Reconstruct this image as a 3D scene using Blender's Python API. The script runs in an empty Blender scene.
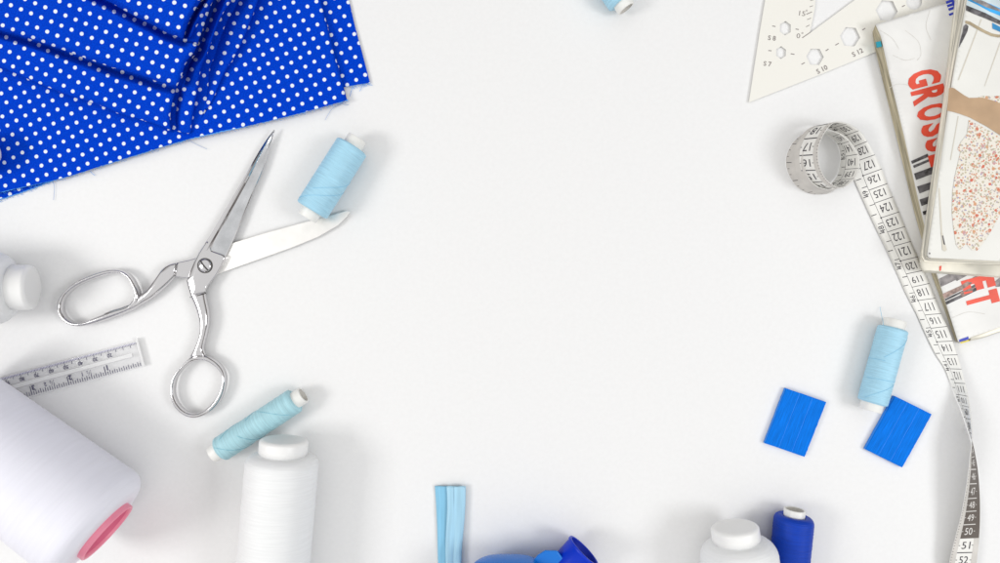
import bpy, bmesh, math, random
from mathutils import Vector, Matrix, noise
from mathutils.geometry import tessellate_polygon
random.seed(7)
S = bpy.context.scene
COL = S.collection
# ---------------------------------------------------------------- camera
H = 0.45            # camera height over the table (m)
K = 0.00066         # metres per photo pixel at table level
cam = bpy.data.cameras.new('camera'); co = bpy.data.objects.new('camera', cam); COL.objects.link(co)
cam.sensor_width = 36; cam.lens = 36 * H / (1000 * K)
cam.clip_start = 0.01; cam.clip_end = 50
co.location = (0, 0, H); S.camera = co
# ---------------------------------------------------------------- world and lamps
w = bpy.data.worlds.new('World'); S.world = w; w.use_nodes = True
nt = w.node_tree; nt.nodes.clear()
out = nt.nodes.new('ShaderNodeOutputWorld'); bg = nt.nodes.new('ShaderNodeBackground')
tc = nt.nodes.new('ShaderNodeTexCoord'); sep = nt.nodes.new('ShaderNodeSeparateXYZ')
ramp = nt.nodes.new('ShaderNodeValToRGB'); nz = nt.nodes.new('ShaderNodeTexNoise')
mul = nt.nodes.new('ShaderNodeMath'); mul.operation = 'MULTIPLY_ADD'
nz.inputs['Scale'].default_value = 3.0; nz.inputs['Detail'].default_value = 1.0
nt.links.new(tc.outputs['Generated'], sep.inputs[0]); nt.links.new(tc.outputs['Generated'], nz.inputs['Vector'])
mul.inputs[1].default_value = 0.95
nt.links.new(nz.outputs['Fac'], mul.inputs[0]); nt.links.new(sep.outputs['Z'], mul.inputs[2])
sc_ = nt.nodes.new('ShaderNodeMath'); sc_.operation = 'MULTIPLY'; sc_.inputs[1].default_value = 0.75
nt.links.new(mul.outputs[0], sc_.inputs[0]); nt.links.new(sc_.outputs[0], ramp.inputs[0])
e = ramp.color_ramp.elements
e[0].position = 0.49; e[0].color = (0.07, 0.05, 0.04, 1)
e[1].position = 0.84; e[1].color = (1.0, 0.995, 0.985, 1)
m_ = ramp.color_ramp.elements.new(0.64); m_.color = (0.50, 0.48, 0.465, 1)
nt.links.new(ramp.outputs[0], bg.inputs[0]); bg.inputs[1].default_value = 0.92
nt.links.new(bg.outputs[0], out.inputs[0])
def area(name, loc, target, size, power, color):
    l = bpy.data.lights.new(name, 'AREA'); l.shape = 'RECTANGLE'; l.size = size[0]; l.size_y = size[1]
    l.energy = power; l.color = color
    o = bpy.data.objects.new(name, l); COL.objects.link(o); o.location = loc
    o.rotation_euler = (Vector(target) - Vector(loc)).to_track_quat('-Z', 'Y').to_euler()
area('softbox_left', (-1.12, -0.16, 0.98), (0, 0, 0), (0.40, 0.40), 6.9, (1.0, 0.985, 0.965))
area('softbox_right', (1.10, -0.22, 1.08), (0, 0, 0), (0.45, 0.45), 6.9, (0.97, 0.985, 1.0))
S.view_settings.view_transform = 'Standard'; S.view_settings.look = 'None'
S.view_settings.exposure = 0.0; S.view_settings.gamma = 1.0

# ---------------------------------------------------------------- helpers
def W(px, py, z=0.0):
    f = K * (1 - z / H)
    return Vector(((px - 500) * f, (281.5 - py) * f, z))
def tag(o, label=None, cat=None, group=None, kind=None):
    if label: o['label'] = label
    if cat: o['category'] = cat
    if group: o['group'] = group
    if kind: o['kind'] = kind
    return o
def empty(name, label, cat, loc=(0, 0, 0), group=None):
    o = bpy.data.objects.new(name, None); COL.objects.link(o); o.location = loc; o.empty_display_size = 0.01
    return tag(o, label, cat, group)
def mesh(name, V, F, mat, parent=None, smooth=False, uv=None, mats=None, fm=None):
    """V in world coordinates; the object's origin is put at its parent's origin"""
    me = bpy.data.meshes.new(name)
    me.from_pydata([tuple(v) for v in V], [], [tuple(f) for f in F]); me.update()
    o = bpy.data.objects.new(name, me); COL.objects.link(o)
    for m in (mats or [mat]): me.materials.append(m)
    if fm is not None:
        for p, i in zip(me.polygons, fm): p.material_index = i
    if smooth:
        for p in me.polygons: p.use_smooth = True
    if uv is not None:
        l = me.uv_layers.new(name='UVMap')
        for lp in me.loops: l.data[lp.index].uv = uv[lp.vertex_index]
    if parent is not None:
        o.parent = parent; bpy.context.view_layer.update()
        o.matrix_parent_inverse = parent.matrix_world.inverted()
    return o
def fixn(o):
    bm = bmesh.new(); bm.from_mesh(o.data); bmesh.ops.recalc_face_normals(bm, faces=bm.faces); bm.to_mesh(o.data); bm.free(); return o
def join(parts):
    V, F = [], []
    for v, f in parts:
        n = len(V); V += list(v); F += [tuple(i + n for i in q) for q in f]
    return V, F
def grid_faces(nu, nv, cu=False, cv=False):
    F = []
    for i in range(nu if cu else nu - 1):
        for j in range(nv if cv else nv - 1):
            a = i * nv + j; b = ((i + 1) % nu) * nv + j
            c = ((i + 1) % nu) * nv + (j + 1) % nv; d = i * nv + (j + 1) % nv
            F.append((a, b, c, d))
    return F
def resample(P, n, closed=False):
    P = [Vector(p) for p in P]
    if closed: P = P + [P[0]]
    L = [0]
    for a, b in zip(P, P[1:]): L.append(L[-1] + (b - a).length)
    R = []
    for k in range(n):
        t = L[-1] * k / (n if closed else n - 1); i = 0
        while i < len(L) - 2 and L[i + 1] < t: i += 1
        d = L[i + 1] - L[i]
        R.append(P[i].lerp(P[i + 1], (t - L[i]) / d if d else 0))
    return R
def crm(P, t):
    """Catmull-Rom through P at parameter t in [0, len-1]"""
    n = len(P); i = min(int(t), n - 2); f = t - i
    p0 = P[max(i - 1, 0)]; p1 = P[i]; p2 = P[i + 1]; p3 = P[min(i + 2, n - 1)]
    return 0.5 * ((2 * p1) + (p2 - p0) * f + (2 * p0 - 5 * p1 + 4 * p2 - p3) * f * f + (3 * p1 - p0 - 3 * p2 + p3) * f ** 3)
def smoothline(P, n, closed=False):
    P = [Vector(p) for p in P]
    if closed:
        m = len(P); Q = [P[-1]] + P + [P[0], P[1]]
        pts = [crm(Q, 1 + m * k / (n * 3)) for k in range(n * 3)]
        return resample(pts, n, True)
    pts = [crm(P, (len(P) - 1) * k / (n * 3 - 1)) for k in range(n * 3)]
    return resample(pts, n)
def tube(path, r, seg=8, closed=False, caps=True, rfun=None):
    path = [Vector(p) for p in path]; n = len(path); V = []; prev = None
    for i, p in enumerate(path):
        t = (path[(i + 1) % n] - path[i - 1]) if closed else (path[min(i + 1, n - 1)] - path[max(i - 1, 0)])
        t.normalize()
        a = prev if prev is not None else (Vector((0, 0, 1)) if abs(t.z) < .9 else Vector((1, 0, 0)))
        nrm = (a - t * a.dot(t)).normalized(); prev = nrm; b = t.cross(nrm)
        rr = rfun(i / (n - 1)) if rfun else r
        for k in range(seg):
            an = 2 * math.pi * k / seg
            V.append(p + nrm * math.cos(an) * rr + b * math.sin(an) * rr)
    F = grid_faces(n, seg, closed, True)
    if caps and not closed:
        F.append(tuple(range(seg))[::-1]); F.append(tuple((n - 1) * seg + k for k in range(seg)))
    return V, F
def lathe(profile, seg=64):
    """profile (r, z) -> verts around local Z; r=0 ends become caps"""
    V = []
    for r, z in profile:
        for k in range(seg):
            a = 2 * math.pi * k / seg; V.append(Vector((max(r, 1e-6) * math.cos(a), max(r, 1e-6) * math.sin(a), z)))
    return V, grid_faces(len(profile), seg, False, True)
def frame(p, axis, up=Vector((0, 0, 1))):
    z = Vector(axis).normalized(); x = up.cross(z)
    if x.length < 1e-4: x = Vector((1, 0, 0))
    x.normalize(); y = z.cross(x)
    M = Matrix((x, y, z)).transposed().to_4x4(); M.translation = p
    return M
def prism(topP, botP, inset=0.0):
    """closed block from matching top and bottom loops (world coordinates)"""
    n = len(topP); V = list(topP) + list(botP)
    F = [tuple(range(n)), tuple(range(2 * n - 1, n - 1, -1))]
    for i in range(n): F.append((i, n + i, n + (i + 1) % n, (i + 1) % n))
    return V, F
def bevel(o, wd, seg=2):
    m = o.modifiers.new('bevel', 'BEVEL'); m.width = wd; m.segments = seg; m.limit_method = 'ANGLE'; m.angle_limit = 0.6
    return o
# text as flat triangles
_tc = {}
def text2d(s, bold=0.0):
    k = (s, bold)
    if k in _tc: return _tc[k]
    c = bpy.data.curves.new('t', 'FONT'); c.body = s; c.size = 1; c.resolution_u = 3; c.offset = bold
    c.align_x = 'CENTER'; c.fill_mode = 'FRONT'
    o = bpy.data.objects.new('t', c); COL.objects.link(o); bpy.context.view_layer.update()
    me = o.evaluated_get(bpy.context.evaluated_depsgraph_get()).to_mesh()
    V = [(v.co.x, v.co.y) for v in me.vertices]; F = [tuple(p.vertices) for p in me.polygons]
    xs = [v[0] for v in V]; ys = [v[1] for v in V]
    x0, x1, y0, y1 = min(xs), max(xs), min(ys), max(ys)
    V = [((x - (x0 + x1) / 2) / (x1 - x0), (y - (y0 + y1) / 2) / (y1 - y0)) for x, y in V]   # unit box
    asp = (x1 - x0) / (y1 - y0)
    bpy.data.objects.remove(o); bpy.data.curves.remove(c)
    _tc[k] = (V, F, asp); return _tc[k]
class Print:
    """collects flat printed shapes in photo pixels, lays them on a surface"""
    def __init__(s): s.V = []; s.F = []
    def text(s, t, c, size, ang, width=None, bold=0.0):
        V, F, asp = text2d(t, bold); n = len(s.V); a = math.radians(ang)
        ux, uy = math.cos(a), math.sin(a); w_ = width or size * asp
        for x, y in V:
            # reading direction (ux,uy) in y-down pixels, letter tops towards (uy,-ux)
            s.V.append((c[0] + x * w_ * ux + y * size * uy, c[1] + x * w_ * uy - y * size * ux))
        s.F += [tuple(i + n for i in f) for f in F]; return s
    def line(s, a, b, wd):
        d = Vector((b[0] - a[0], b[1] - a[1])).normalized() * wd / 2; n = len(s.V)
        s.V += [(a[0] - d.y, a[1] + d.x), (b[0] - d.y, b[1] + d.x), (b[0] + d.y, b[1] - d.x), (a[0] + d.y, a[1] - d.x)]
        s.F.append((n, n + 1, n + 2, n + 3)); return s
    def poly(s, P):
        n = len(s.V); s.V += [tuple(p) for p in P]
        for t in tessellate_polygon([[Vector((p[0], p[1], 0)) for p in P]]): s.F.append(tuple(i + n for i in t))
        return s
    def build(s, name, mat, parent, zf, place=None):
        f = place or (lambda x, y: W(x, y, zf(x, y) if callable(zf) else zf))
        o = mesh(name, [f(x, y) for x, y in s.V], s.F, mat, parent)
        bm = bmesh.new(); bm.from_mesh(o.data)
        bm.normal_update()
        for q in bm.faces:
            if q.normal.z < 0 and place is None: q.normal_flip()
        bm.to_mesh(o.data); bm.free(); return o

# ---------------------------------------------------------------- materials
def mat(name, col, rough=0.6, metal=0.0, spec=0.5, bump=None, var=None, sheen=0, coord='Object', sss=0, coat=0):
    """bump=(scale,strength,dist,stretch) var=(scale,amount,stretch): noise relief / colour variation"""
    m = bpy.data.materials.new(name); m.use_nodes = True; n = m.node_tree; b = n.nodes['Principled BSDF']
    b.inputs['Base Color'].default_value = (*col, 1); b.inputs['Roughness'].default_value = rough
    b.inputs['Metallic'].default_value = metal; b.inputs['Specular IOR Level'].default_value = spec
    if sheen: b.inputs['Sheen Weight'].default_value = sheen; b.inputs['Sheen Roughness'].default_value = 0.4
    if coat: b.inputs['Coat Weight'].default_value = coat; b.inputs['Coat Roughness'].default_value = 0.08
    if sss:
        b.inputs['Subsurface Weight'].default_value = sss; b.inputs['Subsurface Radius'].default_value = (0.004, 0.004, 0.004)
        b.inputs['Subsurface Scale'].default_value = 1.0
    tcn = n.nodes.new('ShaderNodeTexCoord')
    def nse(scale, stretch, detail=3):
        mp = n.nodes.new('ShaderNodeMapping'); mp.inputs['Scale'].default_value = stretch
        t = n.nodes.new('ShaderNodeTexNoise'); t.inputs['Scale'].default_value = scale; t.inputs['Detail'].default_value = detail
        n.links.new(tcn.outputs[coord], mp.inputs[0]); n.links.new(mp.outputs[0], t.inputs['Vector']); return t
    if var:
        t = nse(var[0], var[2] if len(var) > 2 else (1, 1, 1)); r = n.nodes.new('ShaderNodeMapRange')
        r.inputs[1].default_value = 0.3; r.inputs[2].default_value = 0.7
        r.inputs[3].default_value = 1 - var[1]; r.inputs[4].default_value = 1 + var[1]
        hs = n.nodes.new('ShaderNodeHueSaturation'); hs.inputs['Color'].default_value = (*col, 1)
        n.links.new(t.outputs['Fac'], r.inputs[0]); n.links.new(r.outputs[0], hs.inputs['Value']); n.links.new(hs.outputs[0], b.inputs['Base Color'])
    if bump:
        t = nse(bump[0], bump[3] if len(bump) > 3 else (1, 1, 1)); bn = n.nodes.new('ShaderNodeBump')
        bn.inputs['Strength'].default_value = bump[1]; bn.inputs['Distance'].default_value = bump[2]
        n.links.new(t.outputs['Fac'], bn.inputs['Height']); n.links.new(bn.outputs[0], b.inputs['Normal'])
    return m
M = {}
M['table'] = mat('white_table', (0.80, 0.80, 0.80), 0.55, spec=0.2, var=(380, 0.012), bump=(420, 0.10, 0.0004))
M['chrome'] = mat('polished_steel', (0.66, 0.65, 0.66), 0.08, 1.0, bump=(55, 0.16, 0.001))
M['brushed'] = mat('brushed_steel', (0.58, 0.59, 0.61), 0.24, 1.0, var=(90, 0.12, (1, 1, 1)), bump=(300, 0.08, 0.0003))
M['satin'] = mat('satin_steel', (0.88, 0.87, 0.845), 0.38, 0.8, var=(120, 0.04, (1, 1, 1)))
M['dark'] = mat('dark_slot', (0.05, 0.045, 0.04), 0.5)
M['ltblue'] = mat('light_blue_thread', (0.37, 0.65, 0.81), 0.5, sheen=0.1, var=(90, 0.11, (1, 1, 26)), bump=(90, 0.4, 0.0006, (1, 1, 30)))
M['ltblue_dk'] = mat('light_blue_crossing_thread', (0.25, 0.57, 0.78), 0.6)
M['aqua'] = mat('aqua_thread', (0.38, 0.63, 0.70), 0.55, sheen=0.1, var=(60, 0.12, (1, 1, 28)), bump=(60, 0.5, 0.0007, (1, 1, 30)))
M['aqua_dk'] = mat('aqua_crossing_thread', (0.17, 0.48, 0.60), 0.6)
M['core'] = mat('white_plastic_core', (0.82, 0.82, 0.79), 0.4, sss=0.1)
M['cap'] = mat('white_plastic_cap', (0.86, 0.86, 0.85), 0.38, bump=(120, 0.05, 0.0006), sss=0.1)
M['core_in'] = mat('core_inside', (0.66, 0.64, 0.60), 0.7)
M['whitethread'] = mat('white_thread', (0.83, 0.84, 0.845), 0.55, sheen=0.1, var=(60, 0.03, (1, 1, 20)), bump=(80, 0.35, 0.0006, (1, 1, 26)))
M['lilac'] = mat('lilac_white_thread', (0.82, 0.82, 0.90), 0.6, sheen=0.1, var=(40, 0.02, (1, 1, 12)), bump=(60, 0.3, 0.0006, (1, 1, 26)))
M['pink'] = mat('pink_plastic', (0.86, 0.27, 0.38), 0.4)
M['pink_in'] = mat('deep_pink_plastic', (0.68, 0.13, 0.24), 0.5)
M['royal'] = mat('royal_blue_thread', (0.0, 0.042, 0.41), 0.5, spec=.25, var=(60, 0.12, (1, 1, 26)), bump=(60, 0.5, 0.0007, (1, 1, 30)))
M['chalk'] = mat('blue_chalk', (0.0, 0.175, 0.75), 0.6, spec=0.1, coord='UV', var=(6, 0.20, (9, 0.5, 1)), bump=(6, 0.7, 0.0008, (10, 0.5, 1)))
M['chalk_line'] = mat('blue_chalk_groove', (0.02, 0.24, 0.80), 0.6)
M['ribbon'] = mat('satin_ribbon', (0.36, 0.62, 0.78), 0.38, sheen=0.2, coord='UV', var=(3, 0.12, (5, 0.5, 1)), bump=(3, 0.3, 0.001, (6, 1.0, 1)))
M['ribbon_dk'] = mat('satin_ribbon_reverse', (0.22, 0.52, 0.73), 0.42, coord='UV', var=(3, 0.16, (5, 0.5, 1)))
M['blueplastic'] = mat('blue_plastic', (0.0, 0.165, 0.62), 0.25, spec=.4, bump=(40, 0.12, 0.001))
M['bluetube'] = mat('ultramarine_plastic', (0.0, 0.030, 0.52), 0.35, spec=.3)
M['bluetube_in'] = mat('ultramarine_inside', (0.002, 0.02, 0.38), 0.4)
M['cream'] = mat('cream_plastic', (0.81, 0.795, 0.74), 0.45, bump=(20, 0.05, 0.001))
M['ink'] = mat('grey_brown_ink', (0.28, 0.25, 0.24), 0.7)
M['inkblk'] = mat('black_ink', (0.045, 0.04, 0.05), 0.7)
M['inkviolet'] = mat('violet_ink', (0.07, 0.065, 0.12), 0.6)
M['paleviolet'] = mat('pale_violet_ink', (0.60, 0.59, 0.70), 0.5)
M['paper'] = mat('worn_cover_paper', (0.77, 0.765, 0.745), 0.5, spec=0.25, var=(28, 0.07), bump=(32, 0.8, 0.003))
M['paper2'] = mat('glossy_cover_paper', (0.78, 0.775, 0.735), 0.45, spec=0.25, var=(14, 0.05, (1, 1, 1)), bump=(22, 0.6, 0.003))
M['crease'] = mat('worn_crease', (0.62, 0.60, 0.56), 0.8)
M['pages'] = mat('yellowed_page_edges', (0.66, 0.61, 0.48), 0.8, var=(8, 0.22, (2, 2, 300)), bump=(10, 0.6, 0.0005, (1, 1, 260)))
M['pages_pale'] = mat('pale_page_edges', (0.72, 0.69, 0.60), 0.8, var=(8, 0.55, (2, 2, 110)), bump=(10, 0.6, 0.0005, (1, 1, 260)))
M['spine'] = mat('yellowed_spine', (0.44, 0.39, 0.27), 0.7, var=(120, 0.45, (1.0, .15, 6)))
M['red'] = mat('red_print', (0.76, 0.075, 0.035), 0.5, var=(60, 0.12))
M['charcoal'] = mat('charcoal_print', (0.10, 0.095, 0.10), 0.6, var=(300, 0.7))
M['greyprint'] = mat('grey_print', (0.26, 0.24, 0.24), 0.6, var=(300, 0.45))
M['brownprint'] = mat('brown_print', (0.32, 0.22, 0.19), 0.6, var=(350, 0.5))
M['bluprint'] = mat('blue_print', (0.02, 0.04, 0.45), 0.5)
M['cyanprint'] = mat('cyan_print', (0.03, 0.32, 0.68), 0.5, var=(80, 0.4))
M['paleprint'] = mat('pale_blue_print', (0.52, 0.62, 0.66), 0.5, var=(60, 0.2))
M['skin'] = mat('printed_skin', (0.48, 0.32, 0.19), 0.5, var=(45, 0.16))
M['goldline'] = mat('printed_brass', (0.42, 0.34, 0.22), 0.5, var=(90, 0.3))
M['beigeline'] = mat('printed_beige', (0.66, 0.62, 0.53), 0.6)
M['yellow'] = mat('yellow_print', (0.75, 0.62, 0.08), 0.6)
M['teal'] = mat('teal_tab', (0.0, 0.28, 0.38), 0.5)
M['tape'] = mat('tape_front', (0.81, 0.80, 0.765), 0.5, bump=(200, 0.1, 0.0003))
M['tape_grey'] = mat('tape_grey_border', (0.60, 0.575, 0.54), 0.6, var=(120, 0.08))
M['tape_dark'] = mat('tape_dark_block', (0.115, 0.095, 0.08), 0.5)
M['tape_white'] = mat('tape_white_ink', (0.75, 0.73, 0.70), 0.6)
M['fray'] = mat('pale_raw_thread', (0.06, 0.33, 0.85), 0.8)
M['fray2'] = mat('dusty_blue_thread', (0.30, 0.42, 0.68), 0.8)
def floral():
    m = bpy.data.materials.new('floral_print'); m.use_nodes = True; n = m.node_tree; b = n.nodes['Principled BSDF']; b.inputs['Roughness'].default_value = .5
    t = n.nodes.new('ShaderNodeTexCoord'); base = (0.76, 0.72, 0.64, 1); cur = None
    for sc, thr, cols in ((260, 0.30, [(0.58, 0.16, 0.08), (0.62, 0.32, 0.17), (0.55, 0.30, 0.30), (0.60, 0.14, 0.08)]),
                          (640, 0.42, [(0.46, 0.43, 0.32), (0.60, 0.32, 0.22), (0.46, 0.40, 0.42), (0.52, 0.46, 0.32)]),
                          (420, 0.20, [(0.62, 0.28, 0.16), (0.50, 0.38, 0.26), (0.30, 0.28, 0.48), (0.60, 0.26, 0.18)])):
        v = n.nodes.new('ShaderNodeTexVoronoi'); v.inputs['Scale'].default_value = sc; n.links.new(t.outputs['Object'], v.inputs['Vector'])
        nzz = n.nodes.new('ShaderNodeTexNoise'); nzz.inputs['Scale'].default_value = sc * 3; n.links.new(t.outputs['Object'], nzz.inputs['Vector'])
        ad = n.nodes.new('ShaderNodeMath'); ad.operation = 'MULTIPLY_ADD'; ad.inputs[1].default_value = 0.35; n.links.new(nzz.outputs['Fac'], ad.inputs[0]); n.links.new(v.outputs['Distance'], ad.inputs[2])
        lt = n.nodes.new('ShaderNodeMath'); lt.operation = 'LESS_THAN'; lt.inputs[1].default_value = thr + 0.17; n.links.new(ad.outputs[0], lt.inputs[0])
        sp = n.nodes.new('ShaderNodeSeparateColor'); n.links.new(v.outputs['Color'], sp.inputs[0])
        r = n.nodes.new('ShaderNodeValToRGB'); r.color_ramp.interpolation = 'CONSTANT'
        el = r.color_ramp.elements; el[0].position = 0; el[0].color = (*cols[0], 1); el[1].position = .3; el[1].color = (*cols[1], 1)
        for p_, c_ in ((.55, cols[2]), (.75, cols[3])): q = el.new(p_); q.color = (*c_, 1)
        n.links.new(sp.outputs[0], r.inputs[0])
        mx = n.nodes.new('ShaderNodeMix'); mx.data_type = 'RGBA'; n.links.new(lt.outputs[0], mx.inputs['Factor'])
        if cur is None: mx.inputs[6].default_value = base
        else: n.links.new(cur, mx.inputs[6])
        n.links.new(r.outputs[0], mx.inputs[7]); cur = mx.outputs[2]
    n.links.new(cur, b.inputs['Base Color']); return m
M['floral'] = floral()
def dotted():
    """UV in units of the dot pitch"""
    m = bpy.data.materials.new('blue_polka_dot_cotton'); m.use_nodes = True; n = m.node_tree; b = n.nodes['Principled BSDF']
    b.inputs['Roughness'].default_value = 0.85; b.inputs['Specular IOR Level'].default_value = 0.04
    t = n.nodes.new('ShaderNodeTexCoord'); s = n.nodes.new('ShaderNodeVectorMath'); s.operation = 'ADD'; s.inputs[1].default_value = (100.5, 100.5, 0)
    nz = n.nodes.new('ShaderNodeTexNoise'); nz.inputs['Scale'].default_value = 4; n.links.new(t.outputs['UV'], nz.inputs['Vector'])
    wob = n.nodes.new('ShaderNodeVectorMath'); wob.operation = 'SCALE'; wob.inputs['Scale'].default_value = 0.05; n.links.new(nz.outputs['Color'], wob.inputs[0])
    a2 = n.nodes.new('ShaderNodeVectorMath'); a2.operation = 'ADD'; n.links.new(t.outputs['UV'], a2.inputs[0]); n.links.new(wob.outputs[0], a2.inputs[1])
    n.links.new(a2.outputs[0], s.inputs[0])
    f = n.nodes.new('ShaderNodeVectorMath'); f.operation = 'FRACTION'; n.links.new(s.outputs[0], f.inputs[0])
    d = n.nodes.new('ShaderNodeVectorMath'); d.operation = 'SUBTRACT'; d.inputs[1].default_value = (.5, .5, 0); n.links.new(f.outputs[0], d.inputs[0])
    xy = n.nodes.new('ShaderNodeVectorMath'); xy.operation = 'MULTIPLY'; xy.inputs[1].default_value = (1, 1, 0); n.links.new(d.outputs[0], xy.inputs[0])
    l = n.nodes.new('ShaderNodeVectorMath'); l.operation = 'LENGTH'; n.links.new(xy.outputs[0], l.inputs[0])
    mr = n.nodes.new('ShaderNodeMapRange'); mr.inputs[1].default_value = 0.165; mr.inputs[2].default_value = 0.20; mr.inputs[3].default_value = 1; mr.inputs[4].default_value = 0
    n.links.new(l.outputs['Value'], mr.inputs[0])
    # weave and worn tone
    w1 = n.nodes.new('ShaderNodeTexNoise'); w1.inputs['Scale'].default_value = 7; w1.inputs['Detail'].default_value = 4; n.links.new(t.outputs['UV'], w1.inputs['Vector'])
    cr = n.nodes.new('ShaderNodeValToRGB'); cr.color_ramp.elements[0].position = .3; cr.color_ramp.elements[1].position = .75
    cr.color_ramp.elements[0].color = (0.0, 0.034, 0.44, 1); cr.color_ramp.elements[1].color = (0.0, 0.062, 0.66, 1); n.links.new(w1.outputs['Fac'], cr.inputs[0])
    mx = n.nodes.new('ShaderNodeMix'); mx.data_type = 'RGBA'; n.links.new(mr.outputs[0], mx.inputs['Factor']); n.links.new(cr.outputs[0], mx.inputs[6]); mx.inputs[7].default_value = (0.78, 0.83, 0.90, 1)
    n.links.new(mx.outputs[2], b.inputs['Base Color'])
    bn = n.nodes.new('ShaderNodeBump'); bn.inputs['Strength'].default_value = .35; bn.inputs['Distance'].default_value = .0004; n.links.new(w1.outputs['Fac'], bn.inputs['Height']); n.links.new(bn.outputs[0], b.inputs['Normal'])
    return m
M['dots'] = dotted()
def clear(name, col, opacity, rough=0.06, gloss=0.12):
    m = bpy.data.materials.new(name); m.use_nodes = True; n = m.node_tree; n.nodes.remove(n.nodes['Principled BSDF']); o = n.nodes['Material Output']
    tr = n.nodes.new('ShaderNodeBsdfTransparent'); tr.inputs[0].default_value = (0.995, 0.995, 1.0, 1)
    df = n.nodes.new('ShaderNodeBsdfDiffuse'); df.inputs[0].default_value = (*col, 1); gl = n.nodes.new('ShaderNodeBsdfGlossy'); gl.inputs['Roughness'].default_value = rough
    a = n.nodes.new('ShaderNodeMixShader'); a.inputs[0].default_value = opacity; b = n.nodes.new('ShaderNodeMixShader'); b.inputs[0].default_value = gloss
    n.links.new(tr.outputs[0], a.inputs[1]); n.links.new(df.outputs[0], a.inputs[2]); n.links.new(a.outputs[0], b.inputs[1]); n.links.new(gl.outputs[0], b.inputs[2]); n.links.new(b.outputs[0], o.inputs[0]); return m
M['acrylic'] = clear('clear_acrylic', (0.93, 0.93, 0.93), 0.28, gloss=.03)
M['acrylic_edge'] = clear('acrylic_ridge', (0.92, 0.92, 0.92), 0.6, gloss=.05)

# ---------------------------------------------------------------- table
n_ = 60; V = []
for i in range(n_):
    for j in range(n_):
        V.append((-1.6 + 3.2 * i / (n_ - 1), -1.6 + 3.2 * j / (n_ - 1), -0.0003))
tag(mesh('tabletop', V, grid_faces(n_, n_), M['table'], smooth=True), kind='structure')

# ---------------------------------------------------------------- polka dot fabric
PITCH = 0.00675
def coons(bot, right, top, left, nu, nv):
    """boundary polylines in px. bot,top run left->right; left,right run bottom->top"""
    warp = lambda k, n: 0.5 - 0.5 * math.cos(math.pi * k / (n - 1)) if False else k / (n - 1)
    B = smoothline(bot, nu); T = smoothline(top, nu); Lf = smoothline(left, nv); R = smoothline(right, nv)
    P = []
    for i in range(nu):
        u = i / (nu - 1); row = []
        for j in range(nv):
            v = j / (nv - 1)
            p = (1 - v) * B[i] + v * T[i] + (1 - u) * Lf[j] + u * R[j] - ((1 - u) * (1 - v) * B[0] + u * (1 - v) * B[-1] + (1 - u) * v * T[0] + u * v * T[-1])
            row.append(p)
        P.append(row)
    return P
def seg_dist(p, poly):
    global EDIR
    best = 1e9; bn = Vector((0, 0))
    for a, b in zip(poly, poly[1:]):
        ab = b - a; t = max(0, min(1, (p - a).dot(ab) / max(ab.length_squared, 1e-9))); q = a + ab * t; d = (p - q).length
        if d < best: best = d; bn = (q - p); EDIR = ab
    return best, bn
def inside_side(p, poly):
    # >0 when p lies on the left-hand (covered) side of the nearest segment
    best = 1e9; sd = 0
    for a, b in zip(poly, poly[1:]):
        ab = b - a; t = max(0, min(1, (p - a).dot(ab) / max(ab.length_squared, 1e-9))); q = a + ab * t; d = (p - q).length
        if d < best: best = d; sd = -(ab.x * (p.y - a.y) - ab.y * (p.x - a.x))
    return sd
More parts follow.
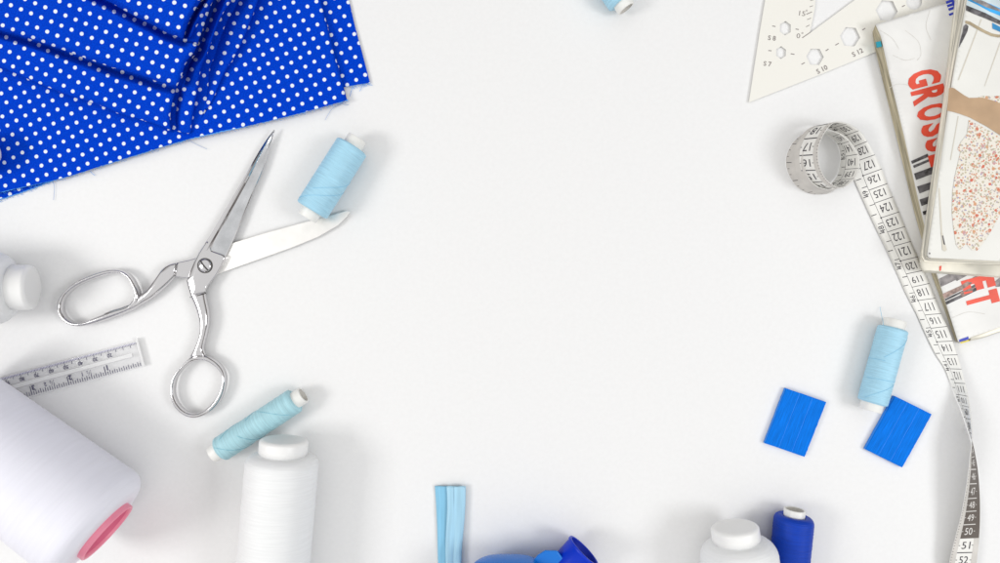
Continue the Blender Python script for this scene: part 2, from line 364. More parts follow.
def layer(bot, right, top, left, hts, roll, ang, ref, rollw=9, tuck=3.0, valley=(), drop=0.9, floor=0.0012, nu=110, nv=90, wr=0.0008, seed=0, droop=0.0):
    """hts = heights (m) at corners BL, BR, TR, TL; roll = which of 'BRTL' edges are folded over"""
    P = coons(bot, right, top, left, nu, nv)
    E = {'B': bot, 'R': right, 'T': top, 'L': left}
    polys = [[Vector(p) for p in smoothline(E[k], 60)] for k in roll]
    a = math.radians(ang); ux = Vector((math.cos(a), -math.sin(a))); uy = Vector((math.sin(a), math.cos(a)))  # world, y up
    hb, hr, ht, hl = hts; V = []; UV = []; refw = None
    VP = [([Vector(p) for p in smoothline(a_, 50)], b_, c_) for a_, b_, c_ in valley]
    hn = (hb + hr + ht + hl) / 4; refw = W(ref[0], ref[1], hn).xy
    for i in range(nu):
        u = i / (nu - 1)
        for j in range(nv):
            v = j / (nv - 1); p = P[i][j]
            h = (1 - u) * (1 - v) * hb + u * (1 - v) * hr + u * v * ht + (1 - u) * v * hl
            wz = wr * (noise.noise(Vector((p.x * .022 + seed, p.y * .022, seed * 3.1))) * 1.6 + 0.5 * noise.noise(Vector((p.x * .07 + seed, p.y * .07, 5.))))
            prof = 1.0; ext = Vector((0, 0))
            for pl in polys:
                d, nn = seg_dist(p, pl)
                if d < rollw:
                    q = 1 - d / rollw; f = math.sqrt(max(0, 1 - q * q)); prof = min(prof, f)
                    if nn.length > 1e-6: ext = nn.normalized() * (math.asin(min(1, q)) * 1.0 - q) * rollw * 0.5
            for (vp, vw, vd) in VP:
                d, nn = seg_dist(p, vp)
                if inside_side(p, vp) > 0: d = 0
                if d < vw: q = 1 - d / vw; h = h * (1 - vd * q * q * (3 - 2 * q))
            lo = max(floor, h * (1 - drop))
            z = lo + (h - lo) * prof + wz * (0.3 + 0.7 * prof)
            w3 = W(p.x, p.y, max(z, 0.0004))
            for pl in polys:      # the turned edge tucks back under itself
                d, nn = seg_dist(p, pl)
                if d < .4 and hn > .003:
                    sd = Vector((-EDIR.y, EDIR.x)).normalized(); sd = sd if sd.dot(P[nu // 2][nv // 2] - p) > 0 else -sd; q_ = p + sd * tuck; w3 = W(q_.x, q_.y, max(.0008, lo * .72))
            V.append(w3)
            dd = (W(p.x, p.y, hn).xy + Vector((ext.x, -ext.y)) * K) - refw
            UV.append((dd.dot(ux) / PITCH, dd.dot(uy) / PITCH))
    return V, grid_faces(nu, nv), UV
fab = empty('polka_dot_fabric', 'bright blue cotton fabric with white polka dots lying folded in the upper left corner', 'fabric', W(60, 60))
LY = []
# lowest layer peeping out at lower left, then the two flat sheets
LY.append(layer([(-60, 213), (0, 197), (30, 187.5), (62, 176)], [(62, 177), (62, 150), (62, 120)], [(-60, 120), (0, 120), (62, 120)], [(-60, 216), (-60, 160), (-60, 120)], [.0006] * 4, '', -29, (21, 129), nu=40, nv=30, wr=.0001))
LY.append(layer([(270, 102), (320, 93.5), (346, 86.5), (370, 82.5)], [(370, 82.5), (362, 52), (355, 26), (349, 0), (342, -28)], [(250, -28), (300, -28), (342, -28)], [(270, 102), (262, 40), (250, -28)], [.0012] * 4, '', -29, (325.5, 2.6), wr=.0002, nu=60, nv=60))
LY.append(layer([(-60, 208), (0, 192), (60, 178.5), (110, 163), (150, 150.5), (190, 138.5), (240, 127.5), (300, 113), (348.5, 99.5)],
                [(348.5, 99.5), (344, 82), (334, 45), (322.5, 0), (315, -28)], [(-60, -28), (130, -28), (315, -28)], [(-60, 208), (-60, 90), (-60, -28)],
                [.0034, .0046, .0060, .0034], 'R', -29, (21.5, 129), rollw=2.0, drop=.35, wr=.0004, tuck=1.5, nu=150, nv=100, seed=2))
# pleats running up to the right; each one dips where the next lies over it
T1f = [(-60, 45), (0, 67.5), (26.6, 79), (50.6, 89), (71, 97), (100, 106), (123, 115.5), (151.5, 123.5), (173, 131.5)]
T1r = [(173, 131.5), (171.5, 120), (174, 103), (179, 85), (184, 66), (192, 40)]
T2f = [(-60, 8), (0, 30.5), (18, 35.5), (53, 47), (71, 53.5), (107, 66.5), (141, 76.4), (158.6, 82.6), (178, 87.5)]
T2r = [(178, 87.5), (183, 77), (188, 62), (197, 50), (205, 28), (215, 0), (224, -26)]
T3f = [(50, -26), (108, 1.8), (119.5, 8), (137, 17.8), (153, 25.8), (167.5, 33.8), (184, 40)]
P1r = [(191, 135), (192.5, 121), (198, 90), (202, 67), (208.7, 51.5), (220, 20.6), (232, 0), (243, -26)]
P2r = [(192, 136.5), (200, 121), (212.5, 100.5), (225, 73), (242, 44), (259, 0), (268, -26)]
LY.append(layer([(170, 132), (180, 136), (192, 136.5)], P2r, [(222, -26), (246, -26), (268, -26)], [(170, 132), (186, 90), (204, 40), (222, -26)],
                [.003, .003, .015, .011], 'RB', 18, (237.7, 13), rollw=5, seed=3, wr=.0006, valley=[(P1r, 17, .8)], floor=.0050, drop=.35, tuck=4))
LY.append(layer([(166, 128), (180, 134), (191, 135)], P1r, [(190, -26), (216, -26), (243, -26)], [(166, 128), (168, 100), (178, 55), (190, -26)],
                [.008, .006, .028, .026], 'RB', 21, (211.2, 19.5), rollw=4, seed=4, wr=.0006, valley=[(T1r[:4] + T2r[1:], 10, .8)], floor=.0055, drop=.35, tuck=4))
# broad folds
LY.append(layer(T1f, T1r, [(-60, -5), (60, 5), (192, 40)], [(-60, 45), (-60, 20), (-60, -5)],
                [.017, .012, .020, .020], 'BR', 32, (19, 57.2), rollw=8, seed=5, nu=150, nv=120, wr=.0016, valley=[(T2f, 9, .5)], drop=.35, floor=.0050, tuck=5))
LY.append(layer(T2f, T2r, [(-60, -28), (100, -28), (224, -26)], [(-60, 8), (-60, -10), (-60, -28)],
                [.027, .024, .032, .030], 'BR', 22, (11.2, 4.8), rollw=8, seed=6, floor=.012, drop=.3, nu=150, nv=120, wr=.0020, valley=[(T3f, 8, .38)], tuck=6))
LY.append(layer([(178, 36), (184, 39.5), (190.5, 39)], [(190.5, 39), (197, 27), (207, 11), (214, 0), (226, -26)], [(206, -26), (216, -26), (226, -26)], [(178, 36), (188, 15), (196, 0), (206, -26)],
                [.034, .031, .034, .036], 'RB', 20, (206, 5), rollw=5, seed=8, floor=.018, drop=.5, nu=50, nv=80, wr=.0004, valley=[([(184, 40), (189, 25), (196, 11), (203, 0), (216, -26)], 5, .4)]))
LY.append(layer(T3f, [(184, 40), (189, 25), (196, 11), (203, 0), (216, -26)], [(50, -28), (120, -29), (216, -26)], [(50, -26), (50, -27), (50, -28)],
                [.038, .037, .041, .038], 'BR', 17, (139.3, 3), rollw=7, seed=7, floor=.020, drop=.4, nu=110, wr=.0010, tuck=6))
V, F, UV = [], [], []
for v, f, u in LY:
    n0 = len(V); V += v; UV += u; F += [tuple(i + n0 for i in q) for q in f]
mesh('cloth', V, F, M['dots'], fab, smooth=True, uv=UV)
# raw edges: ragged pale strips made of short fibres
def fray_edge(P, z, n, r=0.00022, ln=2.0):
    pts = resample([Vector((x, y, 0)) for x, y in P], n); parts = []
    path = [W(p.x, p.y + random.uniform(-.9, -.1), z) for p in pts]
    parts.append(tube(path, r, 5))
    for k in range(n):
        if random.random() < .7:
            p = pts[k]; a = random.uniform(-.5, .9); l = random.uniform(.5, ln)
            parts.append(tube([W(p.x, p.y, z), W(p.x + l * .5 + a, p.y + l * .7, z * .8), W(p.x + l * .8 + a * 2, p.y + l, z * .5 + .0001)], .00009, 4))
    return join(parts)
V, F = join([fray_edge([(-20, 197.5), (0, 192.5), (60, 179), (110, 163.5), (150, 151), (190, 139)], .0030, 150, .0004),
             fray_edge([(190, 139), (240, 128), (300, 113.5), (348, 100)], .0040, 130, .00034),
             fray_edge([(346, 87), (370, 83)], .001, 30, .00018, 3),
             fray_edge([(-20, 206), (0, 200), (30, 190), (55, 180)], .0006, 60, .0003)])
mesh('frayed_edge', V, F, M['fray'], fab, smooth=True)
for P, m in (([(53, 181), (54.5, 188), (53.5, 200)], 'fray2'), ([(190, 141), (198, 145), (207, 149)], 'fray2'), ([(90, 171), (93, 174), (95, 175.5)], 'fray'),
             ([(345, 100), (341, 104), (332, 109), (325, 120)], 'fray2'), ([(353, 86), (351, 92), (350, 96)], 'fray'), ([(363, 84), (361, 89), (359.5, 91)], 'fray'), ([(340, 102), (346, 105), (349, 104)], 'fray2')):
    v, f = tube(smoothline([W(x, y, .0006) for x, y in P], 14), .00012, 5)
    mesh('loose_thread', v, f, M[m], fab, smooth=True)

# ---------------------------------------------------------------- scissors
sc = empty('scissors', 'chrome tailor shears lying open with slotted pivot screw', 'scissors', W(205, 265))
def loft_pairs(A, B, z0, hz, n, closed=False, seg=16, pw=0.8, smooth=True, z0b=None, flat=0.0):
    A = smoothline(A, n, closed); B = smoothline(B, n, closed); V = []
    for i in range(n):
        z = z0 if z0b is None else z0 + (z0b - z0) * i / (n - 1)
        h_ = hz(i / (n - 1)) if callable(hz) else hz
        a = W(A[i].x, A[i].y, z); b = W(B[i].x, B[i].y, z); c = (a + b) / 2; d = (a - b) / 2
        for k in range(seg):
            t = 2 * math.pi * k / seg; cs, sn = math.cos(t), math.sin(t)
            cx = math.copysign(abs(cs) ** pw, cs); sx = math.copysign(abs(sn) ** pw, sn)
            V.append(c + d * cx + Vector((0, 0, h_ * sx)))
    F = grid_faces(n, seg, closed, True)
    if not closed: F += [tuple(range(seg)), tuple((n - 1) * seg + k for k in range(seg))]
    return V, F
def loop_pairs(outer, inner, n):
    """match two closed outlines by angle about their centre"""
    O = smoothline(outer, 400, True); I = smoothline(inner, 400, True)
    c = sum((Vector(p) for p in I), Vector((0, 0))) / 400
    def at(P, a):
        return min(P, key=lambda p: abs((math.atan2(p.y - c.y, p.x - c.x) - a + math.pi) % (2 * math.pi) - math.pi))
    A, B = [], []
    # nearest-point matching keeps the rod round where the loop is long
    I2 = resample(I, n, True)
    for p in I2:
        B.append(p); A.append(min(O, key=lambda q: (q - p).length))
    return A, B
def ring(outer, inner, z0, hz, n=110, seg=16):
    A, B = loop_pairs(outer, inner, n)
    # relax outer matches
    for _ in range(6): A = [(A[i - 1] + A[i] * 2 + A[(i + 1) % n]) / 4 for i in range(n)]
    V = []
    for i in range(n):
        a = W(A[i].x, A[i].y, z0); b = W(B[i].x, B[i].y, z0); c = (a + b) / 2; d = (a - b) / 2
        for k in range(seg):
            t = 2 * math.pi * k / seg; V.append(c + d * math.cos(t) + Vector((0, 0, hz * math.sin(t))))
    return V, grid_faces(n, seg, True, True)
# rear blade (satin inner face) with its shank
rb_top = [(189, 276), (197, 257.6), (232, 243), (268, 232), (305.6, 221.8), (328, 216), (340, 212.5), (347, 210.5), (350, 211.5),
          (346, 217.5), (337.6, 225.6), (318, 237), (292, 247.6), (264, 257.6), (219, 273.5), (200, 279)]
zt, zb = .0032, .0010
o = mesh('blade', *prism([W(x, y, zt) for x, y in rb_top], [W(x, y, zb) for x, y in rb_top]), M['satin'], sc); bevel(fixn(o), .0003)
tag(o, 'pale satin rear blade reaching under the light blue spool')
# rear shank block and handle
A = [(198, 257.2), (188, 260), (178.5, 262.0)]; B = [(192, 279.5), (185, 278.5), (176, 277.0)]
parts = [loft_pairs(A, B, .0034, .0022, 12, pw=.5)]
A = [(177.5, 262.2), (171, 263.5), (163.5, 268), (157, 277), (149.5, 288), (142.5, 293.6)]
B = [(175.5, 277), (170, 283), (162, 290.5), (154, 297), (147, 301.5), (138, 306.5)]
parts.append(loft_pairs(A, B, .0045, lambda t: .0030 + .0006 * math.sin(t * 3.1), 40, pw=.85))
A = [(142, 293.6), (138, 300), (131, 303.5), (122, 307.0), (114, 309.3), (106, 312.5)]
B = [(146, 302.0), (138, 306.8), (130, 311), (121, 314.6), (114, 317.2), (105, 320.5)]
parts.append(loft_pairs(A, B, .0045, .0030, 30, pw=.9))
V, F = join(parts); h2 = mesh('handle', V, F, M['chrome'], sc, smooth=True); fixn(h2)
outer = [(143, 293.5), (140, 290), (137, 284), (133, 277), (127, 271.5), (119, 269), (106, 270), (90, 275.6), (74, 283.6), (63, 295), (58, 306), (60.5, 316), (68, 323.8), (79, 326.8), (95, 323.8), (114, 317.3), (130, 311), (140, 304)]
inner = [(135.5, 296), (134.5, 289), (130.5, 280), (125, 275.5), (119.5, 274), (111, 274.3), (95, 279), (79, 286), (68.5, 294.5), (64, 303), (64, 311), (69, 318.5), (77, 322), (88, 320.5), (101, 315.2), (114, 310), (127, 306.5), (132, 302)]
V, F = ring(outer, inner, .0045, .0034)
mesh('finger_loop', V, F, M['chrome'], h2, smooth=True)
# front blade: ridge along the left edge, hollow ground face
L_ = [(210.5, 249.0), (214.5, 240), (225, 221), (238.3, 196.5), (250.7, 173.5), (261.5, 152.5), (268.3, 140), (274.2, 129.6)]
R_ = [(225.8, 256.6), (232, 243.5), (238.5, 228), (246.5, 208), (254, 190), (261.5, 173), (268, 153), (274.8, 130.2)]
L0 = [(198, 253), (207, 240), (219, 220.5), (233.2, 196.0), (246.8, 172.5), (259.2, 151), (267, 138.8), (274, 129.4)]
n = 60; La, Ra, L0a = smoothline(L_, n), smoothline(R_, n), smoothline(L0, n); V = []
for i in range(n):
    t = i / (n - 1); top = .0074 - .0030 * t
    l0, l, r = L0a[i], La[i], Ra[i]
    rows = [(l0, .0034), (l0, .0046 - .0008 * t), (l0.lerp(l, .35), top - .0004), (l0.lerp(l, .7), top), (l, top - .0003 - .0009 * (1 - t)), (l.lerp(r, .06), top - .0016 * (1 - .6 * t)), (l.lerp(r, .5), top - .0023 * (1 - .5 * t)), (l.lerp(r, .93), .0046 - .0006 * t), (r, .0042 - .0006 * t), (r, .0034)]
    V += [W(p.x, p.y, z) for p, z in rows]
m = len(rows); F = grid_faces(n, m, False, True); F += [tuple(range(m)), tuple((n - 1) * m + k for k in range(m))]
fmi = []
for (i0) in range(n - 1):
    for j in range(m): fmi.append(1 if j in (5, 6) else 0)
fmi += [0, 0]
o = mesh('blade', V, F, None, sc, mats=[M['chrome'], M['brushed']], fm=fmi); fixn(o)
tag(o, 'mirror steel front blade pointing up to the fabric')
# pivot boss, polished and slightly domed
boss = [(198.5, 253), (206.5, 240.5), (210.5, 246.5), (211.5, 250.5), (217, 252.5), (222, 254.3), (225.8, 256.6), (221.5, 266), (216.4, 275), (210, 283.5), (206.5, 288.5), (205.6, 293.5), (198, 295), (191, 297.5), (188.5, 289), (186.6, 281), (190.5, 271), (194, 262)]
c = Vector((204.5, 270)); parts = []; V = []; rings_ = [(1.0, .0032), (1.0, .0058), (.965, .0066), (.9, .0070), (.6, .0073), (.25, .0074), (.001, .0074)]
bb = [Vector(p) for p in boss]; bb = resample(bb, 90, True)
for f, z in rings_:
    for p in bb:
        q = c.lerp(p, f); V.append(W(q.x, q.y, z))
F = grid_faces(len(rings_), 90, False, True)
o = mesh('pivot_plate', V, F, M['chrome'], sc, smooth=True); fixn(o)
# front handle shank
A = [(190.6, 296.5), (194.5, 304), (197.8, 313), (200, 323), (200, 333), (197.5, 342), (194, 350), (190, 356.5)]
B = [(205.8, 292.8), (207.5, 302), (209.5, 312), (209.8, 322), (207.8, 333), (205.5, 342), (204.3, 349), (206.5, 355)]
V, F = loft_pairs(A, B, .0055, lambda t: .0038 - .0006 * t, 50, pw=.85, z0b=.0046)
h1 = mesh('handle', V, F, M['chrome'], sc, smooth=True); fixn(h1)
outer = [(197.5, 344), (195.5, 350), (191, 356), (183, 365), (175, 373.5), (171.6, 386), (172.2, 399), (178.6, 410.5), (191, 417.9), (203, 416.3), (215, 409), (223.5, 396), (227, 381), (224.7, 369), (217, 360.5), (209, 355.5), (204.5, 350), (201, 346)]
inner = [(200.5, 360.5), (195, 361.3), (190.5, 363.5), (182.7, 370.5), (176.8, 380), (175.3, 393), (179.5, 403.5), (187.5, 411), (198, 412.5), (208.5, 406.8), (218.5, 394.5), (222.6, 383), (221.7, 373.5), (213.5, 365), (207, 361.5)]
V, F = ring(outer, inner, .0044, .0033)
mesh('finger_loop', V, F, M['chrome'], h1, smooth=True)
# collar line
v, f = tube([W(190.2, 297.4, .0062), W(194, 296.6, .0088), W(200, 295, .0092), W(204, 293.9, .0084), W(206, 292.9, .0062)], .00032, 6)
mesh('collar_line', v, f, M['dark'], sc, smooth=True)
# screw
cp = W(205, 265.6, .0074); V, F = lathe([(.0044, -.001), (.0044, .0004), (.0040, .0010), (.0030, .0015), (.0015, .0018), (0, .0019)], 40)
scr = mesh('screw', [v + cp for v in V], F, M['chrome'], sc, smooth=True)
d = Vector((.62, -.78, 0)).normalized(); nn = Vector((-d.y, d.x, 0))
pp = []
for t in range(9):
    x = -.0041 + .0082 * t / 8; z = .0004 + .0017 * math.sqrt(max(0, 1 - (x / .0044) ** 2))
    pp.append((x, z))
V = [];
for x, z in pp:
    for s_ in (-1, 1): V.append(cp + d * x + nn * s_ * .00042 + Vector((0, 0, z + .00012)))
mesh('slot', V, grid_faces(9, 2), M['dark'], scr)
V, F = lathe([(.0050, 0), (.0050, .0003), (.0045, .0003)], 40); mesh('screw_seat', [v + cp - Vector((0, 0, .0001)) for v in V], F, M['dark'], sc)

# ---------------------------------------------------------------- thread spools
def spool(name, label, p0, p1, r, rc, ext0, ext1, tm, tmd, z0=None, z1=None, strands=(), wob=.00015, group=None, taper=0.0, seedv=0):
    """winding from photo pixel p0 to p1; core sticks out ext0 / ext1 metres"""
    z0 = r + .0002 if z0 is None else z0; z1 = r + .0002 if z1 is None else z1
    a = W(*p0, z0); b = W(*p1, z1); L = (b - a).length; Mx = frame(a, b - a)
    root = empty(name, label, 'thread spool', a - Vector((0, 0, z0)), group)
    prof = []; n = 70
    for i in range(n + 1):
        t = i / n; z = t * L; rr = r * (1 - taper * t)
        e_ = min(z, L - z); 
        if e_ < .0016: rr -= .0011 * (1 - math.sqrt(max(0, 1 - (1 - e_ / .0016) ** 2)))
        rr += wob * noise.noise(Vector((z * 700, seedv, 0)))
        prof.append((rr, z))
    prof = [(rc * .98, -.0001)] + prof + [(rc * .98, L + .0001)]
    V, F = lathe(prof, 72)
    o = mesh('thread_winding', V, F, M[tm], None, smooth=True); o.parent = root; o.matrix_world = Mx; o.parent = root; o.matrix_parent_inverse = root.matrix_world.inverted()
    bpy.context.view_layer.update(); o.matrix_parent_inverse = root.matrix_world.inverted(); o.matrix_basis = Mx
    parts = []
    for (za, zb_, a0, turns) in strands:
        path = []
        for k in range(60):
            t = k / 59; an = a0 + turns * 2 * math.pi * t; z = L * (za + (zb_ - za) * t); rr = r * (1 - taper * z / L) + .00012
            path.append(Vector((rr * math.cos(an), rr * math.sin(an), z)))
        parts.append(tube(path, .00011, 5))
    if parts:
        v, f = join(parts); s_ = mesh('crossing_strand', v, f, M[tmd], None, smooth=True)
        s_.parent = root; s_.matrix_parent_inverse = root.matrix_world.inverted(); s_.matrix_basis = Mx
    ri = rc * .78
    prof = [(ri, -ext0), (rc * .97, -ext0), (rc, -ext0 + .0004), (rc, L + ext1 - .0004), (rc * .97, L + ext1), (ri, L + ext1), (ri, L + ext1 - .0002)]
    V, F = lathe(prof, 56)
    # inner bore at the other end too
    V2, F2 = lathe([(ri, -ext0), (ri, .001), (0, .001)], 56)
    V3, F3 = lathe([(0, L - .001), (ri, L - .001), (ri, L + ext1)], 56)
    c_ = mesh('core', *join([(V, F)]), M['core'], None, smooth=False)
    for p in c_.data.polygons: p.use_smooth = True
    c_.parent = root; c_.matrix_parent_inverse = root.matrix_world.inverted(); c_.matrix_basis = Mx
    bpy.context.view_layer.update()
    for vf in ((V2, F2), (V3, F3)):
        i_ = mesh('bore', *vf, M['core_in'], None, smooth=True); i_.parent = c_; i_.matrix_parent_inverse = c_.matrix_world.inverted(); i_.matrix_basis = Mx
    return root, Mx, L
G = 'light blue sewing thread spools'
X = [(.05, .42, 0.5, .45), (.25, .80, 1.2, .6)]
spool('thread_spool', 'sky blue thread spool resting its lower end on the pale scissor blade', (311.8, 210.3), (352.3, 146.3), .0108, .0064, .0058, .0062, 'ltblue', 'ltblue_dk', .0140, .0110, X, group=G, seedv=1)
spool('thread_spool', 'slim aqua thread spool lying diagonally between the scissors and a white cap', (220, 449.8), (295.3, 400.3), .0083, .0056, .0058, .0062, 'aqua', 'aqua_dk', strands=[(.02, .45, 1.2, .45), (.1, .5, .9, -.3), (.45, .8, .7, -.4), (.6, .9, .5, .3), (.3, .7, 1.4, .6)], group=G, seedv=2, wob=.0004)
r3, M3x, L3 = spool('thread_spool', 'sky blue thread spool above the right blue chalk with a loose end rising', (872.3, 403), (893.2, 328), .0090, .0068, .0052, .0055, 'ltblue', 'ltblue_dk', strands=[(.3, .36, .2, .6), (.52, .56, 3., .7), (.05, .3, .5, .3), (.6, .95, 1., .3)], group=G, seedv=3)
v, f = tube(smoothline([W(884, 330, .012), W(883, 322, .010), W(881.5, 315, .003), W(880, 307, .0004)], 16), .00014, 5)
mesh('loose_thread', v, f, M['ltblue_dk'], r3, smooth=True)
spool('thread_spool', 'light blue thread spool cut off by the top edge, white core end showing', (590, -44), (621.8, 2.0), .0092, .0060, .0050, .0052, 'ltblue', 'ltblue_dk', strands=X, group=G, seedv=4)
spool('thread_spool', 'light blue spool tip peeping in over the polka dot fabric at the left edge', (-60, 160), (-17, 152), .0125, .0078, .0050, .0062, 'ltblue', 'ltblue_dk', .0164, .0164, strands=X, group=G, seedv=5)

# ---------------------------------------------------------------- big cones
def lathe_obj(name, prof, m, Mx, parent, seg=96, smooth=True, label=None):
    V, F = lathe(prof, seg); o = mesh(name, V, F, m, None, smooth=smooth)
    bpy.context.view_layer.update()
    o.parent = parent; o.matrix_parent_inverse = parent.matrix_world.inverted(); o.matrix_basis = Mx
    if label: o['label'] = label
    return o
def arc(r0, z0, r1, z1, n=6, k=1):
    """quarter-ellipse from (r0,z0) to (r1,z1)"""
    P = []
    for i in range(n + 1):
        a = math.pi / 2 * i / n
        P.append((r0 + (r1 - r0) * (math.sin(a) if k else 1 - math.cos(a)), z0 + (z1 - z0) * (1 - math.cos(a) if k else math.sin(a))))
    return P
def white_cone(name, label, captop, axis, r, rcap, hcap, hsh, L, z):
    """captop = world position of the cap's end face centre, axis points out of the cap"""
    Mx = frame(captop, axis); root = empty(name, label, 'thread cone', Vector((captop.x, captop.y, 0)), 'large white thread cones with plastic caps')
    cap = [(0, -.0004), (rcap * .55, -.0004), (rcap * .8, 0)] + [(rcap * .8 + (rcap * .2) * math.sin(a), -.0022 + .0022 * math.cos(a)) for a in [i * math.pi / 16 for i in range(1, 9)]] + [(rcap * 1.005, -hcap * .6), (rcap * 1.0, -hcap), (rcap * .9, -hcap - .0008)]
    lathe_obj('cap', cap, M['cap'], Mx, root)
    prof = [(rcap * .90, -hcap + .0002)]
    n = 26
    for i in range(n + 1):
        t = i / n; a = t * math.pi / 2
        rr = rcap * .94 + (r - rcap * .94) * math.sin(a) ** .9; zz = -hcap - .0012 - hsh * (1 - math.cos(a))
        rr += .00010 * math.sin(i * 2.6)
        prof.append((rr, zz))
    m = 120
    for i in range(1, m + 1):
        z_ = prof[n + 1][1] - (L - hsh) * i / m
        prof.append((r + .00007 * noise.noise(Vector((i * .9, r * 1000, 2))) + .00015 * noise.noise(Vector((i * .15, r * 1000, 7))), z_))
    prof.append((0, prof[-1][1]))
    lathe_obj('thread_winding', prof, M['whitethread'], Mx, root)
    return root, Mx
def dirpx(a, b): return (W(*b) - W(*a)).normalized()
ax = dirpx((274, 563), (283.5, 450))
rB, MB_ = white_cone('thread_cone', 'white thread cone with plastic cap just below the slim aqua spool', W(284.2, 439.3, .0232), ax, .0222, .0148, .0084, .0060, .11, .0229)
ax = dirpx((741, 570), (735, 530)); 
white_cone('thread_cone', 'white capped thread cone beside the royal blue cone at bottom', W(734.3, 526.2, .0240), ax, .0236, .0146, .0084, .0105, .11, .0245)
ax = Vector((math.cos(math.radians(13)), .02, -math.sin(math.radians(13))))
white_cone('thread_cone', 'white capped thread cone entering from the left edge above the clear ruler', W(33.0, 287.3, .0200), ax, .0232, .0142, .0105, .012, .10, .0229)
# lilac-white cone with pink foot
end = W(100.5, 527.5, .0350); far = W(-46, 418.5, .0405); axv = (end - far).normalized(); Mx = frame(end, axv)
root = empty('thread_cone', 'huge lilac-white thread cone with pink plastic rim in the lower left corner', 'thread cone', Vector((end.x, end.y, 0)))
r = .0352; prof = [(.0172, .0020), (.0200, .0024), (.0250, .0018)]
for i in range(1, 15):
    a = math.pi / 2 * i / 14; prof.append((.0250 + .0102 * math.sin(a), .0018 - .0100 * (1 - math.cos(a))))
for i in range(1, 100):
    t = i / 99; prof.append((r - .0045 * t + .00012 * noise.noise(Vector((i * .8, 3, 1))), -.0082 - .12 * t))
prof.append((0, prof[-1][1]))
lathe_obj('thread_winding', prof, M['lilac'], Mx, root)
rim = lathe_obj('foot_rim', [(.0186, -.002), (.0190, .0050), (.0188, .0056), (.0184, .0059), (.0176, .0058), (.0170, .0050), (.0168, .0038)], M['pink'], Mx, root)
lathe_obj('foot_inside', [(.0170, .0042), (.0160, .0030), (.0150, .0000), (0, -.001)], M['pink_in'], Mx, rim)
# royal blue cone
ax = dirpx((789.5, 563), (794.2, 513)); top = W(793.9, 519.0, .0124)
Mx = frame(top, ax); root = empty('thread_cone', 'royal blue thread cone with white hollow core at the bottom edge', 'thread cone', Vector((top.x, top.y, 0)))
r = .0122; prof = [(.0066, .0016), (.0078, .0022), (.0092, .0020)]
for i in range(1, 9):
    a = math.pi / 2 * i / 8; prof.append((.0092 + (r - .0092) * math.sin(a), .0020 - .0042 * (1 - math.cos(a))))
for i in range(1, 90):
    prof.append((r - .0006 * i / 90 + .00022 * noise.noise(Vector((i * .9, 8, 1))), -.0022 - .075 * i / 89))
prof.append((0, prof[-1][1]))
lathe_obj('thread_winding', prof, M['royal'], Mx, root)
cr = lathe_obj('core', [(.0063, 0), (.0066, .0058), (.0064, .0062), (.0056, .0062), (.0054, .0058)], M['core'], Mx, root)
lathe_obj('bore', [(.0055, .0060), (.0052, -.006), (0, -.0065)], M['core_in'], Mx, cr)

# ---------------------------------------------------------------- tailor's chalk
def chalk(label, A, B, C, D, th=.0030):
    """A top-left, B top-right, C bottom-right, D bottom-left in px"""
    A, B, C, D = [W(*p, th) for p in (A, B, C, D)]
    # cross profile along A->B with two scored grooves
    prof = [(0, 0), (0, .8), (.012, 1)]
    for g in (.345, .665): prof += [(g - .012, 1), (g - .004, .93), (g + .004, .93), (g + .012, 1)]
    prof += [(.988, 1), (1, .8), (1, 0)]
    V = []; UV = []; nr = 24
    for j in range(nr + 1):
        t = j / nr
        for u, h in prof:
            p = (A.lerp(B, u)).lerp(D.lerp(C, u), t); tt = t
            if j in (0, nr): h = h * .9
            p = p + Vector((noise.noise(p * 900), noise.noise(p * 900 + Vector((5, 5, 5))), 0)) * .00022
            p.z = th * h; V.append(p); UV.append((u, t))
    m = len(prof); F = grid_faces(nr + 1, m) + [tuple(range(m)), tuple(nr * m + k for k in range(m))]
    fm = []
    for j in range(nr):
        for k in range(m - 1): fm.append(1 if k in (4, 8) or k == 0 else 0)
    fm += [0, 0]
    o = mesh('tailors_chalk', V, F, None, None, uv=UV, mats=[M['chalk'], M['chalk_line']], fm=fm); fixn(o)
    return tag(o, label, 'tailors chalk', 'flat blue pieces of tailors chalk')
chalk('bright blue chalk square with two scored lines, lying alone left of the spool', (786, 388.3), (826.8, 402.3), (805.2, 457.2), (765, 443.3))
chalk('bright blue chalk square with two scored lines, below the right spool near the tape', (895, 396.2), (932.3, 414.5), (902.8, 468), (865.6, 449.6))

# ---------------------------------------------------------------- satin ribbon
V, UV = [], []; prof = [(0.02, .6), (.25, .7), (.5, .7), (.8, .8), (.98, .9), (1.0, 1.5), (.985, 2.3), (.90, 2.9), (.75, 2.9), (.6, 2.6), (.5, 2.9), (.42, 3.1), (.34, 3.0), (.30, 2.7)]
prof = [(0.3, .4), (.02, .5), (0, 1.1), (.02, 1.7), (.12, 2.0), (.3, 2.0), (.5, 1.8), (.8, 1.7), (.97, 1.8), (1, 2.5), (.98, 3.2), (.9, 3.6), (.78, 3.5), (.66, 3.2), (.55, 3.6), (.45, 3.7), (.38, 3.4), (.355, 3.0)]
nr = 60; PR = [Vector(p) for p in prof]
dense = [crm(PR, (len(PR) - 1) * k / 63) for k in range(64)]
for j in range(nr):
    t = j / (nr - 1); y = 486.3 + 130 * t
    xl = 435 + 6 * t + .5 * math.sin(t * 7); xr = 465.5 - 6.5 * t + .6 * math.sin(t * 9)
    for k, p in enumerate(dense):
        u = p.x + (.03 * math.sin(t * 8 + 1) if k > 50 else 0); zz = p.y * .001 * (1 + .5 * t) + .0004 * noise.noise(Vector((u * 4, t * 7, 2)))
        V.append(W(xl + (xr - xl) * u, y + .8 * noise.noise(Vector((u * 5, 1, t < .01))), max(.0002, zz))); UV.append((k / 63, t))
